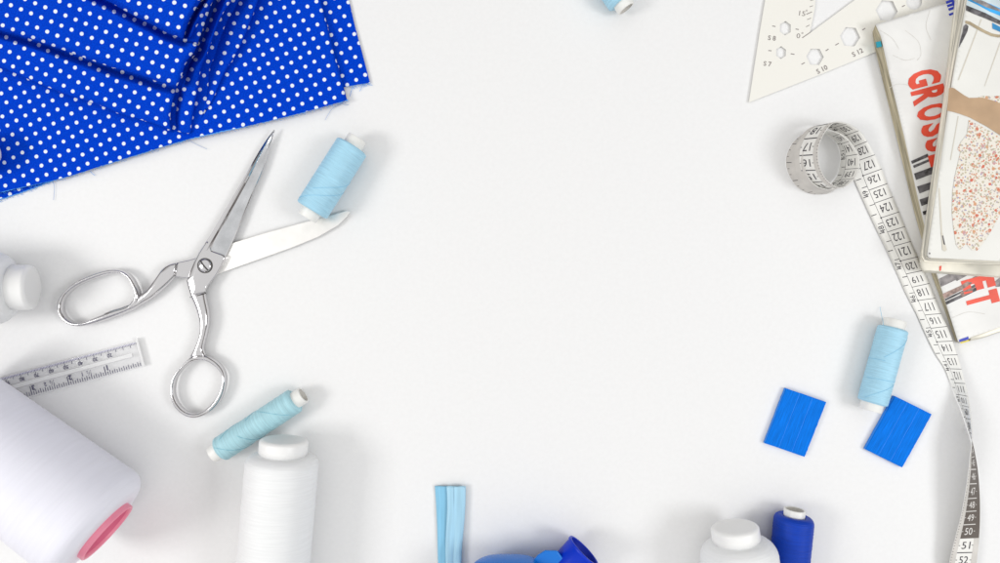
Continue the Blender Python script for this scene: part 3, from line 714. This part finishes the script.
o = mesh('ribbon', V, grid_faces(nr, 64), None, None, smooth=True, uv=UV, mats=[M['ribbon_dk'], M['ribbon']], fm=[(1 if k > 30 else 0) for j in range(nr - 1) for k in range(63)])
tag(o, 'light blue satin ribbon folded lengthwise, running up from the bottom edge', 'ribbon')
md = o.modifiers.new('thickness', 'SOLIDIFY'); md.thickness = .00015

# ---------------------------------------------------------------- blue plastic bottle with spout
bt = empty('plastic_bottle', 'glossy blue plastic bottle piece with open ultramarine spout at the bottom edge', 'bottle', W(530, 590))
V = []; nu, nv = 64, 40; cc = W(508, 602, .024)
for i in range(nu):
    a = 2 * math.pi * i / nu
    for j in range(nv):
        b = -math.pi / 2 + math.pi * j / (nv - 1); ca, sa, cb, sb = math.cos(a), math.sin(a), math.cos(b), math.sin(b)
        f = lambda q, e: math.copysign(abs(q) ** e, q)
        V.append(cc + Vector((f(cb, .7) * f(ca, .62) * .0285, f(cb, .8) * f(sa, .8) * .0277, f(sb, .9) * .0235)))
mesh('body', V, grid_faces(nu, nv, True, False), M['blueplastic'], bt, smooth=True)
# faceted shoulder block
top = [(538, 555), (545, 550.4), (557.5, 550.6), (567, 564), (574, 576), (560, 600), (520, 600), (525, 570)]
V, F = prism([W(x, y, .024) for x, y in top], [W(x, y, .006) for x, y in top]); o = mesh('shoulder', V, F, M['blueplastic'], bt); bevel(fixn(o), .0010, 3)
zc = .017; axw = dirpx((560, 575), (577, 556.5)); oc = W(584.3, 550.3, zc); Mx = frame(oc, axw)
R1 = .0121
sp = lathe_obj('spout', [(R1 * .93, -.030), (R1 * .95, -.002), (R1, -.0015), (R1, -.0003), (R1 * .985, 0), (R1 * .90, 0), (R1 * .88, -.0004)], M['bluetube'], Mx, bt)
lathe_obj('bore', [(R1 * .885, -.0002), (R1 * .86, -.022), (0, -.022)], M['bluetube_in'], Mx, sp)

# ---------------------------------------------------------------- clear ruler
rl = empty('ruler', 'clear plastic ruler with dark inch and millimetre scales entering from the left', 'ruler', W(60, 380))
dx = Vector((-.9659, .2588)); dyv = Vector((.2588, .9659))      # along the ruler (leftwards), across (downwards)
O = Vector((136.6, 341.0))
def RP(s, t): p = O + dx * s + dyv * t; return (p.x, p.y)
zr = .0022
q = [RP(0, 0), RP(190, 0), RP(190, 26.2), RP(0, 26.2)]
o = mesh('blade', *prism([W(*p, zr) for p in q], [W(*p, .0003) for p in q]), M['acrylic'], rl); bevel(fixn(o), .0003)
def strip(s0, s1, t0, t1, z0, z1, name, m):
    q = [RP(s0, t0), RP(s1, t0), RP(s1, t1), RP(s0, t1)]
    o = mesh(name, *prism([W(*p, z1) for p in q], [W(*p, z0) for p in q]), m, rl); return bevel(fixn(o), .0002)
strip(-1.6, .9, -2.5, 26.0, .0004, .0030, 'end_ridge', M['acrylic_edge'])
strip(8, 190, 10.5, 14.2, .0023, .0029, 'centre_ridge', M['acrylic_edge'])
pv = Print(); pv.poly([RP(2, 1.0), RP(190, .8), RP(190, 3.2), RP(2, 2.2)]); pv.build('edge_band', M['paleviolet'], rl, zr + .0001)
pr = Print(); cm = 15.15
for i in range(1, 125):
    s_ = i * cm / 10; pr.line(RP(s_, 1.2), RP(s_, 3.2 if i % 5 else 5.4), .4 if i % 5 else .6)
for i in range(1, 13):
    if i >= 2: pr.text(str(i * 10), RP(i * cm - .5, 7.2), 3.8, 165, width=5, bold=.03)
pr.build('millimetre_scale', M['inkviolet'], rl, zr + .00015)
pr = Print(); inch = 38.3
for i in range(1, 80):
    s_ = i * inch / 16; l = 3.4 + (1.2 if i % 2 == 0 else 0)
    if i % 16 == 0: l = 9
    pr.line(RP(s_, 25.4), RP(s_, 25.4 - l), .75 if i % 16 else .9)
for i in range(1, 6):
    pr.text(str(i), RP(i * inch - 2.9, 18.3), 5.4, 165, bold=.05)
    if i > 1: pr.text('½', RP((i - .5) * inch - 3.5 + .3, 18.5), 5.4, 165, bold=.0); pr.text(str(i - 1), RP((i - .5) * inch - 8.3 + 12, 18.3), 4.0, 165, bold=.03)
pr.build('inch_scale', M['inkviolet'], rl, zr + .00015)

# ---------------------------------------------------------------- set square (drawing template)
sq = empty('set_square', 'cream plastic set square with hexagonal holes and degree marks partly under the magazines', 'set square', W(800, 40))
zt = .0012
def hexa(c, r, a0=90, squash=1.0, n=6):
    return [(c[0] + r * math.cos(math.radians(a0 + 360 * k / n)) * squash, c[1] + r * math.sin(math.radians(a0 + 360 * k / n))) for k in range(n)]
outer = [(748.8, 102.3), (760, 30), (765.4, -2), (770, -30), (965, -30), (965, 20), (872.8, 52.9), (820, 74.5)]
cut = [(809.6, 33.2), (812.5, 20), (814.8, 8), (816, -6), (817, -22), (890, -22), (873, -12), (853, 1)]
holes = [hexa((785.3, 28), 7.2, 92, .86), hexa((781, 52.4), 6.4, 92, .86), hexa((815, 56.6), 9.2, 62, .95), hexa((850, 36.6), 10.6, 4, .96), hexa((886.6, 10.5), 11.5, 4, .96), hexa((914, 1.5), 8, 20, 1, 12)]
loops = [outer, cut] + holes
allp = [p for l in loops for p in l]; tri = tessellate_polygon([[Vector((x, y, 0)) for x, y in l] for l in loops])
N = len(allp); V = [W(x, y, zt) for x, y in allp] + [W(x, y, .0002) for x, y in allp]
F = [tuple(t) for t in tri] + [tuple(i + N for i in t[::-1]) for t in tri]; k = 0
for l in loops:
    for i in range(len(l)): a, b = k + i, k + (i + 1) % len(l); F.append((a, b, b + N, a + N))
    k += len(l)
o = mesh('plate', V, F, M['cream'], sq); fixn(o)
pr = Print()
pr.text('S 8', (772, 37.8), 4.8, 6, bold=.02); pr.text('S 7', (767.6, 63.6), 4.8, 6, bold=.02); pr.text('S 10', (822, 69.2), 5, -27, bold=.02); pr.text('S 12', (857.6, 52.2), 5, -27, bold=.02)
pr.build('size_lettering', M['ink'], sq, zt + .00012); pr = Print(); pr.text('15', (802.3, 13.2), 4.8, 8, width=6.2); pr.text('°', (806.7, 10.3), 1.8, 0); pr.text('0', (798.4, 35.6), 4.8, 8, width=3.6); pr.text('°', (802.4, 32.9), 1.8, 0)
pr.build('degree_lettering', M['ink'], sq, zt + .00012); pr = Print()
for a, b in (((772.3, 25.7), (775.6, 26.3)), ((795.6, 28.8), (798.8, 29.3)), ((768.4, 50.3), (771.6, 50.6)), ((790.8, 53.5), (794.5, 54.2)), ((801.5, 64.2), (804.8, 62.4)), ((825.8, 50.6), (828.6, 48.8)), ((835.4, 45), (838.8, 43)), ((862.4, 29.8), (865.4, 28)), ((902, 6.5), (905, 5)), ((912, -1), (915, -2.5))):
    pr.line(a, b, .9)
pr.build('hole_ticks', M['ink'], sq, zt + .00012); pr = Print()
for a, b, wd in (((802.3, 37.6), (810, 32.3), .8), ((806, 26.6), (809.6, 24.8), .6), ((807.2, 19.4), (811, 17.8), .6), ((806.4, 14), (812, 11.6), .8), ((809.6, 6.6), (813, 5.4), .6), ((810.3, .4), (814, -.6), .6)): pr.line(a, b, wd)
pr.build('degree_ticks', M['ink'], sq, zt + .00012)

# ---------------------------------------------------------------- magazines
def block(root, name, T, B, m, layers=8, jit=.0004):
    """page block: stacked slightly ragged loops between top T and bottom B (world points)"""
    n = 40; parts = []; V = []; T = resample(T, n * 4, True); B = resample(B, n * 4, True); N = n * 4
    for l in range(layers * 2 + 1):
        t = l / (layers * 2); o_ = (0 if l % 2 else -1) * jit + random.uniform(-.0001, .0001)
        c = sum(T, Vector()) / N
        for i in range(N):
            p = T[i].lerp(B[i], t); d = (p - c); d.z = 0; d.normalize(); V.append(p + d * (o_ + .0002 * noise.noise(Vector((i * .2, l * 3.7, 1)))))
    F = grid_faces(layers * 2 + 1, N, False, True); F += [tuple(range(N)), tuple(range(layers * 2 * N + N - 1, layers * 2 * N - 1, -1))]
    o = mesh(name, V, F, m, root); return fixn(o)
# 1: the white one below
z1 = lambda x, y: .0094 - .0046 * max(0, min(1, (y - 20) / 320))
mg = empty('magazine', 'worn white magazine with red block lettering, lowest of the pile', 'magazine', W(960, 200), 'old magazines piled at the right edge')
T = [(875.5, 24), (881, 36), (889.6, 75), (904, 135), (921.5, 213), (936.5, 273), (946, 303), (958.3, 342), (1000, 329.5), (1062, 310), (1062, -30), (957, 0), (915, 12), (893, 19)]
B_ = [(872.5, 32), (875, 48), (882.5, 80), (896, 135), (914.5, 213), (931, 273), (942, 303), (955.6, 341.5), (1000, 332), (1062, 313), (1062, -30), (957, 2), (915, 14), (893, 22)]
Tw = [W(x, y, z1(x, y) - .0003) for x, y in T]; Bw = [W(x, y, .0030 if y < 60 else .0004) for x, y in B_]
pb = []
V = Tw + Bw; n = len(Tw)
F = [tuple(range(n)), tuple(range(2 * n - 1, n - 1, -1))] + [(i, n + i, n + (i + 1) % n, (i + 1) % n) for i in range(n)]
fm = [0, 0] + [1 if i < 7 else 0 for i in range(n)]
o = mesh('pages', V, F, None, mg, mats=[M['pages_pale'], M['spine']], fm=fm)
# cover sheet, subdivided so it can crumple a little
def sheet(name, P, zf, m, parent, th=.0003, cut=6, amp=.0003):
    bm = bmesh.new(); vs = [bm.verts.new((x, y, 0)) for x, y in P]; bm.faces.new(vs)
    bmesh.ops.triangulate(bm, faces=bm.faces[:])
    for _ in range(cut):
        bmesh.ops.subdivide_edges(bm, edges=[e for e in bm.edges if e.calc_length() > 6], cuts=1)
        bmesh.ops.triangulate(bm, faces=bm.faces[:])
    V = []
    for v in bm.verts:
        x, y = v.co.x, v.co.y; z = zf(x, y) if callable(zf) else zf
        V.append(W(x, y, z + amp * noise.noise(Vector((x * .05, y * .05, 1)))))
    bm.verts.index_update(); F = [tuple(v.index for v in f.verts) for f in bm.faces]; bm.free()
    o = mesh(name, V, F, m, parent, smooth=True); s_ = o.modifiers.new('thickness', 'SOLIDIFY'); s_.thickness = th; s_.offset = -1; return fixn(o)
sheet('cover', T, lambda x, y: z1(x, y) + .0002, M['paper'], mg, amp=.00022)
zp = lambda x, y: z1(x, y) + .0002 + .00022 * noise.noise(Vector((x * .05, y * .05, 1))) + .0002
pr = Print()
for P in ([(889, 88), (897, 84), (908, 85), (913, 89)], [(880, 30), (892, 38), (899, 49)], [(905, 30), (918, 41), (921, 54), (917, 60)], [(893, 55), (905, 60), (915, 58)], [(952, 318), (968, 312), (985, 314)], [(930, 10), (926, 26), (931, 40)]):
    Q = smoothline([Vector(p) for p in P], 14)
    for a, b in zip(Q, Q[1:]): pr.line(a, b, random.uniform(.25, .6))
pr.build('creases', M['crease'], mg, lambda x, y: zp(x, y) - .0001)
D = Vector((.262, .965)); U = Vector((.965, -.262)); ang = math.degrees(math.atan2(D.y, D.x))
def TL(s_, t_): p = Vector((908.2, 62.5)) + D * s_ + U * t_; return (p.x, p.y)
pr = Print()
for ch, off, wd in (('G', 0, 17), ('R', 17.4, 15.8), ('O', 35, 16), ('S', 52, 13.8), ('S', 67.3, 13.8), ('E', 82, 12.5)):
    pr.text(ch, (924.2 + D.x * off, 78.0 + D.y * off), 34, ang, width=wd - .8, bold=.042)
pr.build('title_lettering', M['red'], mg, zp)
pr = Print()
for ch, c in (('E', (978.5, 283.5)), ('T', (982.5, 299.0))): pr.text(ch, c, 33, ang, width=13.5, bold=.06)
pr.build('title_lettering', M['red'], mg, zp)
pr = Print(); pr.text('m', (951.3, 4.5), 8.5, 70, width=10, bold=.05); pr.text('i', (953.6, 13.0), 9.5, 70, width=2.4, bold=.05); pr.text('m', (949.0, -6), 8.5, 70, width=9, bold=.05)
pr.build('small_lettering', M['bluprint'], mg, zp)
pr = Print()
for P in ([(911, 161), (927.5, 153.5), (929, 156.5), (912, 163.8)], [(913, 165.5), (930, 158.5), (930, 161), (914, 168)], [(914, 173.5), (937, 165), (937, 172), (916, 180)], [(917, 186.5), (940, 179), (940, 185.5), (919.5, 193.5)],
          [(919.5, 199.5), (940, 192.5), (940, 199), (921.5, 206)], [(922.5, 211.5), (940, 206), (940, 210), (923.5, 215)]): pr.poly(P)
pr.build('printed_stripes', M['charcoal'], mg, zp); pr = Print()
for P in ([(945.3, 302), (976, 287.5), (977, 290.5), (946.2, 305)], [(945.0, 299), (975, 284.5), (975.5, 286.5), (945.4, 301)]): pr.poly(P)
pr.build('printed_stripes', M['charcoal'], mg, zp)
pr = Print()
for P in ([(938.5, 279), (953, 272), (960, 274), (962, 277), (941, 287)], [(948, 276), (985, 260), (992, 262), (957, 281)], [(993, 283), (1002, 276), (1006, 286), (996, 287)]): pr.poly(P)
pr.build('printed_stripes', M['greyprint'], mg, lambda x, y: zp(x, y) - .00005)
pr = Print(); pr.poly([(942.5, 294), (961, 285.5), (977, 275), (978, 279), (962, 290), (944, 299)]).poly([(960, 292.5), (974, 286.5), (976, 289.5), (962, 297)])
pr.build('printed_stripes', M['brownprint'], mg, lambda x, y: zp(x, y) - .00003)
for nm, P, m_ in (('blue_mark', [(959, 339.8), (968.3, 336.6), (968.8, 339.4), (959.5, 342)], 'bluprint'), ('yellow_mark', [(960, 342.6), (969, 339.8), (969.3, 341.2), (961, 343.6)], 'yellow'), ):
    v, f = prism([W(x, y, .0052) for x, y in P], [W(x, y, .001) for x, y in P]); mesh(nm, v, f, M[m_], mg)
# bottom page roll
v, f = tube(smoothline([W(968.5, 338, .003), W(980, 335.5, .0034), W(1000, 328.5, .0036), W(1040, 316, .0036)], 24), .0021, 12)
mesh('rolled_pages', v, f, M['pages_pale'], mg, smooth=True)
q = [(876.3, 41.8), (880.6, 40.9), (881.8, 46.2), (877.4, 47.4)]
v, f = prism([W(x, y, .0088) for x, y in q], [W(x - 1.2, y + .2, .0035) for x, y in q]); mesh('teal_tab', v, f, M['teal'], mg)
# 2: the cream one in the middle
mg3 = empty('magazine', 'cream worn magazine squeezed in the middle of the pile, bottom edge showing', 'magazine', W(970, 150, .009), 'old magazines piled at the right edge')
T = [(962, -30), (944, 108), (920.0, 262), (922.5, 270), (1000, 276.5), (1062, 281), (1062, -30)]; Bm = [(958, -30), (941.5, 108), (918.6, 262), (921.5, 272.8), (1000, 278), (1062, 283), (1062, -30)]
block(mg3, 'pages', [W(x, y, .0138) for x, y in T], [W(x, y, z1(x, y) + .0006) for x, y in Bm], M['pages_pale'], 4)
sheet('cover', T, .0142, M['pages_pale'], mg3, amp=.0004)
pr = Print(); pr.poly([(939.5, 266.5), (941.6, 265.5), (941, 270.5), (939.6, 271)]).build('red_mark', M['red'], mg3, .0146)
# 3: the top one with the dress photograph
mg2 = empty('magazine', 'fashion magazine on top of the pile showing a floral dress and bare arm', 'magazine', W(980, 130, .014), 'old magazines piled at the right edge')
z2 = .0220
T = [(972, -30), (967, 0), (952.3, 80), (939.5, 170), (927.3, 255), (929, 257.6), (1000, 261), (1062, 264), (1062, -30)]
Bm = [(964.5, -30), (960, 0), (946.5, 80), (933, 170), (921, 257), (924, 262), (1000, 265.8), (1062, 269), (1062, -30)]
block(mg2, 'pages', [W(x, y, z2 - .0005) for x, y in T], [W(x, y, .0148) for x, y in Bm], M['pages_pale'], 7, .0005)
sheet('cover', T, z2, M['paper2'], mg2, amp=.0003)
def z2f(k): return lambda x, y: z2 + .0003 * noise.noise(Vector((x * .05, y * .05, 1))) + k
def fig(name, P, m, k=.00025):
    # finely subdivided so it follows the cover
    pr = Print(); pr.poly(P); bm = bmesh.new(); vs = [bm.verts.new((x, y, 0)) for x, y in pr.V]
    for f in pr.F:
        try: bm.faces.new([vs[i] for i in f])
        except ValueError: pass
    for _ in range(3):
        bmesh.ops.subdivide_edges(bm, edges=[e for e in bm.edges if e.calc_length() > 6], cuts=1); bmesh.ops.triangulate(bm, faces=bm.faces[:])
    bm.verts.index_update(); pr.V = [(v.co.x, v.co.y) for v in bm.verts]; pr.F = [tuple(v.index for v in f.verts) for f in bm.faces]; bm.free()
    return pr.build(name, M[m], mg2, z2f(k))
fig('printed_boards', [(981, 19), (982, 19), (959, 80), (957.8, 80)], 'beigeline', .0002)
fig('printed_boards', [(1000, 42), (1001, 42), (985, 86), (984.4, 86)], 'beigeline', .0002)
fig('printed_boards', [(958, 116), (958.8, 116), (951, 160), (950.3, 160)], 'beigeline', .0002)
fig('printed_dress', [(967, 134), (969, 120), (1000, 136), (1040, 150), (1040, 160), (1030, 190), (1000, 214.6), (992, 229.5), (984, 242), (977, 250.6), (972, 250.2), (969.5, 247.4), (966, 243.5), (963, 247.5), (959.5, 249.6), (956, 244.4), (953.5, 228), (952, 212), (952.5, 192), (954.5, 178), (957.5, 165), (960.5, 152), (957.5, 149), (961, 142)], 'floral')
fig('printed_sleeve', [(976, 98), (982.5, 95.8), (992, 96), (1010, 95), (1040, 98), (1040, 112), (1000, 104.5), (988, 99.5)], 'floral')
fig('printed_arm', [(949, 88), (952, 87.4), (954.5, 88.2), (959, 91.5), (964, 95), (969, 97.7), (975, 97.6), (982.5, 97.4), (992, 100), (1000, 103), (1040, 115), (1040, 150), (1000, 135), (987, 126.5), (970, 117.4), (960, 113.8), (953.5, 111.8), (947, 110.5)], 'skin', .0003)
fig('printed_cloth', [(968, -20), (1062, -20), (1062, 40), (1000, 22), (985, 15.5), (966.5, 5)], 'paleprint', .0002)
fig('printed_cloth', [(968.5, -5), (978, -1), (990, 3.5), (1000, 8), (1062, 30), (1062, 36), (1000, 15.5), (990, 11.5), (978, 5), (967.5, 0)], 'cyanprint', .00026)
fig('printed_cloth', [(974, -3), (984, 1), (1000, 9), (1000, 11.5), (986, 7), (972, 0)], 'greyprint', .0003)
fig('printed_band', [(966, 4.8), (975, 8.5), (985, 12.5), (1000, 20.2), (1062, 45), (1062, 50), (1000, 24.4), (985, 18.0), (975, 14), (966, 10)], 'charcoal', .0003)
fig('printed_patch', [(992.3, 22.5), (1000, 26.5), (1062, 48), (1062, 55), (1000, 31.5), (992.6, 28.3)], 'cyanprint', .0003)
fig('printed_hanger', [(965.5, 20.3), (970, 21.3), (977, 25.5), (985, 30), (992, 33.2), (998, 34.4), (1010, 34), (1010, 36.4), (998, 37.2), (991, 35.8), (983, 32), (976, 28.3), (970, 24.6), (965.3, 23)], 'goldline', .0003)
fig('printed_clip', [(963.5, 26), (966, 23.8), (968.5, 26), (967.5, 31), (963, 40), (958.5, 48), (960.6, 38), (962.5, 32)], 'charcoal', .00035)
fig('printed_brush', [(941, 232), (943, 234), (945, 244), (947, 249.5), (945, 251.5), (942.5, 250), (942, 242)], 'beigeline', .0003)
fig('printed_brush', [(942, 235.5), (943.2, 235.5), (945.3, 245), (943.6, 244.2)], 'charcoal', .00035)
fig('printed_fold', [(938.5, 188), (939.8, 188), (942.4, 234), (941, 234)], 'beigeline', .0002)
fig('red_mark', [(929, 252.6), (930.3, 252.6), (930.3, 254.2), (929, 254.2)], 'charcoal', .0003)

# ---------------------------------------------------------------- measuring tape
mt = empty('measuring_tape', 'white measuring tape with black centimetre numbers, coiled at the top and twisting down', 'measuring tape', W(900, 250))
# s (cm), inch-side edge (px,py,z mm), cm-side edge (px,py,z mm)
TP = [(94.0, 979, 616, 4, 943, 612, 3), (96.0, 975, 589, 4, 946, 587, 4), (97.8, 976.4, 563, 5, 949.3, 563, 7), (99.5, 979, 538, 5, 955, 539, 9), (101.0, 979.8, 517, 4, 960.5, 518, 11.5), (102.8, 979.4, 494, 3, 965, 495, 14), (104.4, 977.6, 471, 1.5, 968.5, 471, 15.5),
      (105.6, 975, 455, .8, 969.8, 457, 16.5), (106.6, 972.4, 443, .6, 971.4, 446, 16.5), (107.6, 968.7, 431, .5, 971.9, 432, 15.5), (109.0, 961.8, 411, .5, 970.2, 413, 12.5), (110.2, 956, 397, .5, 968.4, 400, 9.5), (111.4, 951, 384, .5, 965.6, 385, 7), (112.5, 944.8, 368.6, .5, 961.4, 369.2, 5),
      (113.5, 936.2, 355.4, .5, 957.4, 354.8, 3.5), (114.5, 929.4, 342.2, .5, 952.6, 341, 4), (115.5, 923.2, 329.2, .4, 947, 326.4, 2.5), (116.5, 917.2, 315.6, .4, 940.8, 313.6, 1.5), (117.5, 910, 301.6, .4, 935, 298.2, .8), (118.5, 903.8, 289, .4, 929.2, 283.4, .5), (119.5, 898, 275.5, .4, 923.4, 270.3, .4),
      (121.5, 885.6, 248.4, .5, 910.8, 241.3, .5), (123.5, 872.5, 220.6, .6, 899, 211.8, .6), (125.5, 860.2, 193.4, .6, 887.2, 183.6, .8), (126.5, 854.2, 178.8, .4, 881.8, 168.7, 2), (127.5, 851, 163, .3, 874.7, 154.5, 6), (128.5, 848, 149, .3, 867.2, 141, 10), (129.5, 841, 137, .5, 858.8, 130.2, 14), (130.5, 829, 128.6, 2, 846.7, 123.4, 18),
      (131.3, 816, 126.0, 5, 835, 122.2, 21), (132, 804.5, 132.5, 8, 826.4, 129.8, 24), (133, 796, 148, 10, 818.6, 146, 25), (134, 795, 163.5, 10, 818.6, 162.5, 25), (135, 799, 177, 9, 823.8, 176, 24), (136, 808, 187, 7, 832, 184.5, 22), (137, 819.5, 189.6, 4, 841.2, 187.8, 20),
      (138, 829.5, 185, 1.5, 851, 182.4, 18), (139, 837, 176, .5, 857.4, 174, 17.5), (139.8, 839.8, 166, .3, 859, 164.5, 17.5), (140.5, 840.6, 157, .3, 857.9, 154, 17), (141.5, 838.0, 145, .3, 849.4, 140.8, 16), (142.5, 830, 137, .3, 840, 133.6, 15.5), (143.4, 819, 132, .3, 829, 130.5, 15),
      (144.2, 805, 133.5, .3, 817, 133, 15), (145.1, 793, 143, .3, 806.5, 142, 15.5), (146.1, 786.4, 158, .3, 803, 157.5, 16), (147.1, 788.5, 173, .3, 806, 172, 16), (148.1, 798, 187, .3, 814, 184, 16), (149.1, 812, 193.8, .3, 826, 189, 16), (150.2, 829, 193.4, .3, 838, 188, 15)]
SS = [t[0] for t in TP]; LE = [W(t[1], t[2], t[3] / 1000) for t in TP]; RE = [W(t[4], t[5], t[6] / 1000) for t in TP]
def TW(s_, t_):
    """point of the tape at centimetre s_, across 0 (inch edge) .. 1 (cm edge)"""
    s_ = max(SS[0], min(SS[-1], s_)); i = 0
    while i < len(SS) - 2 and SS[i + 1] < s_: i += 1
    f = i + (s_ - SS[i]) / (SS[i + 1] - SS[i])
    return crm(LE, f).lerp(crm(RE, f), t_)
def TN(s_, t_):
    a = TW(s_ + .15, t_) - TW(s_ - .15, t_); b = TW(s_, .9) - TW(s_, .1); n = b.cross(a); return n.normalized()
# front normal must point up on the flat part
SG = 1 if TN(121, .5).z > 0 else -1
def TPnt(s_, t_, side, off): return TW(s_, t_) + TN(s_, t_) * SG * side * off
ns, nw = 520, 9; s0, s1 = SS[0], SS[-1]
V = [TPnt(s0 + (s1 - s0) * i / (ns - 1), j / (nw - 1), 1, .00018) for i in range(ns) for j in range(nw)]
V2 = [TPnt(s0 + (s1 - s0) * i / (ns - 1), j / (nw - 1), -1, .00018) for i in range(ns) for j in range(nw)]
F = grid_faces(ns, nw); n0 = len(V); F2 = [tuple(x + n0 for x in q[::-1]) for q in F]; E_ = []
for i in range(ns - 1):
    for j in (0, nw - 1): a, b = i * nw + j, (i + 1) * nw + j; E_.append((a, b, b + n0, a + n0))
for i in (0, ns - 1):
    for j in range(nw - 1): a, b = i * nw + j, i * nw + j + 1; E_.append((a, b, b + n0, a + n0))
band = mesh('band', V + V2, F + F2 + E_, M['tape'], mt, smooth=True)
class TapePrint(Print):
    """coordinates: x = across (0..1), y = centimetres"""
    def quad(s, x0, x1, y0, y1, sub=1):
        m_ = max(1, int(abs(y1 - y0) / .12))
        for k in range(m_):
            a, b = y0 + (y1 - y0) * k / m_, y0 + (y1 - y0) * (k + 1) / m_; n = len(s.V)
            s.V += [(x0, a), (x1, a), (x1, b), (x0, b)]; s.F.append((n, n + 1, n + 2, n + 3))
    def num(s, t, cx, cy, w_, h_, flip, bold=.0, rot=False):
        """w_ across fraction, h_ in cm; flip=+1/-1 reading direction"""
        V, F, asp = text2d(t, bold); n = len(s.V)
        for x, y in V:
            if rot: x, y = y, -x
            s.V.append((cx + flip * x * w_, cy + y * h_ * s.up))
        s.F += [tuple(i + n for i in f) for f in F]
    def lay(s, name, mat_, side, off):
        bm = bmesh.new(); vs = [bm.verts.new((x * 1.9, y, 0)) for x, y in s.V]
        for f in s.F:
            try: bm.faces.new([vs[i] for i in f])
            except ValueError: pass
        bmesh.ops.triangulate(bm, faces=bm.faces[:])
        for _ in range(3):
            ee = [e for e in bm.edges if e.calc_length() > .16]
            if not ee: break
            bmesh.ops.subdivide_edges(bm, edges=ee, cuts=1); bmesh.ops.triangulate(bm, faces=[f for f in bm.faces if len(f.verts) > 3])
        bm.verts.index_update()
        o = mesh(name, [TPnt(v.co.y, v.co.x / 1.9, side, .00018 + off) for v in bm.verts], [tuple(v.index for v in f.verts) for f in bm.faces], mat_, mt); bm.free(); return o
# front: divider line, cm lines, numbers reading towards the inch edge
p = TapePrint(); p.up = -1; p.quad(.31, .322, 107, 143)
for k in range(107, 143):
    p.quad(.31, 1.0, k + .5 - .018, k + .5 + .018)
    if k % 3 == 0: p.quad(.29, .34, k + .5 - .05, k + .5 + .05)
for i in range(0, 29):
    y = 107.3 + i * .635 * 2; 
    if y < 142: p.quad(.03, .22, y - .025, y + .025)
    y += .635
    if y < 142: p.quad(.12, .31, y - .02, y + .02)
p.lay('ruled_lines', M['inkblk'], 1, .00006)
p = TapePrint(); p.up = -1
for k in range(107, 143): p.num(str(k), .62, k + .02, .40, .52, -1)
for i in range(14):
    y = 107.2 + 2.54 * i
    if y < 142: p.num(str(42 + i), .17, y + .32, .19, .50, -1, rot=True)
p.lay('front_numbers', M['inkblk'], 1, .00010)
# back: grey borders, white / dark cells
p = TapePrint(); p.up = 1; p.quad(.0, .22, 94, 150); p.quad(.80, 1.0, 94, 150); p.quad(.22, .80, 142.6, 150); p.lay('grey_borders', M['tape_grey'], -1, .00005)
p = TapePrint(); p.up = 1; p.quad(.02, .80, 99.5, 109.5); p.lay('dark_block', M['tape_dark'], -1, .00008)
pw_, pb_ = TapePrint(), TapePrint(); pw_.up = pb_.up = 1
for k in range(94, 142):
    dark = 99.5 < k < 109.5; q = pw_ if dark else pb_
    if k != 100: q.quad(.22, .80, k - .5 - .03, k - .5 + .03)
    q.quad(.74, .80, k - .02, k + .02); q.quad(.22, .28, k - .02, k + .02)
    q.num(str(150 - k), .50, k, .33 if k < 141 else .2, .50, -1)
for k in range(94 * 5, 710): pb_.quad(.94, 1.0, k / 5 - .012, k / 5 + .012)
for k in range(1432, 1500, 4):
    pb_.quad(.05, .16, k / 10 - .015, k / 10 + .015)
    if k % 12 == 0: pb_.quad(.05, .34, k / 10 - .02, k / 10 + .02)
pw_.lay('back_numbers', M['tape_white'], -1, .00012); pb_.lay('back_numbers', M['inkblk'], -1, .00012)
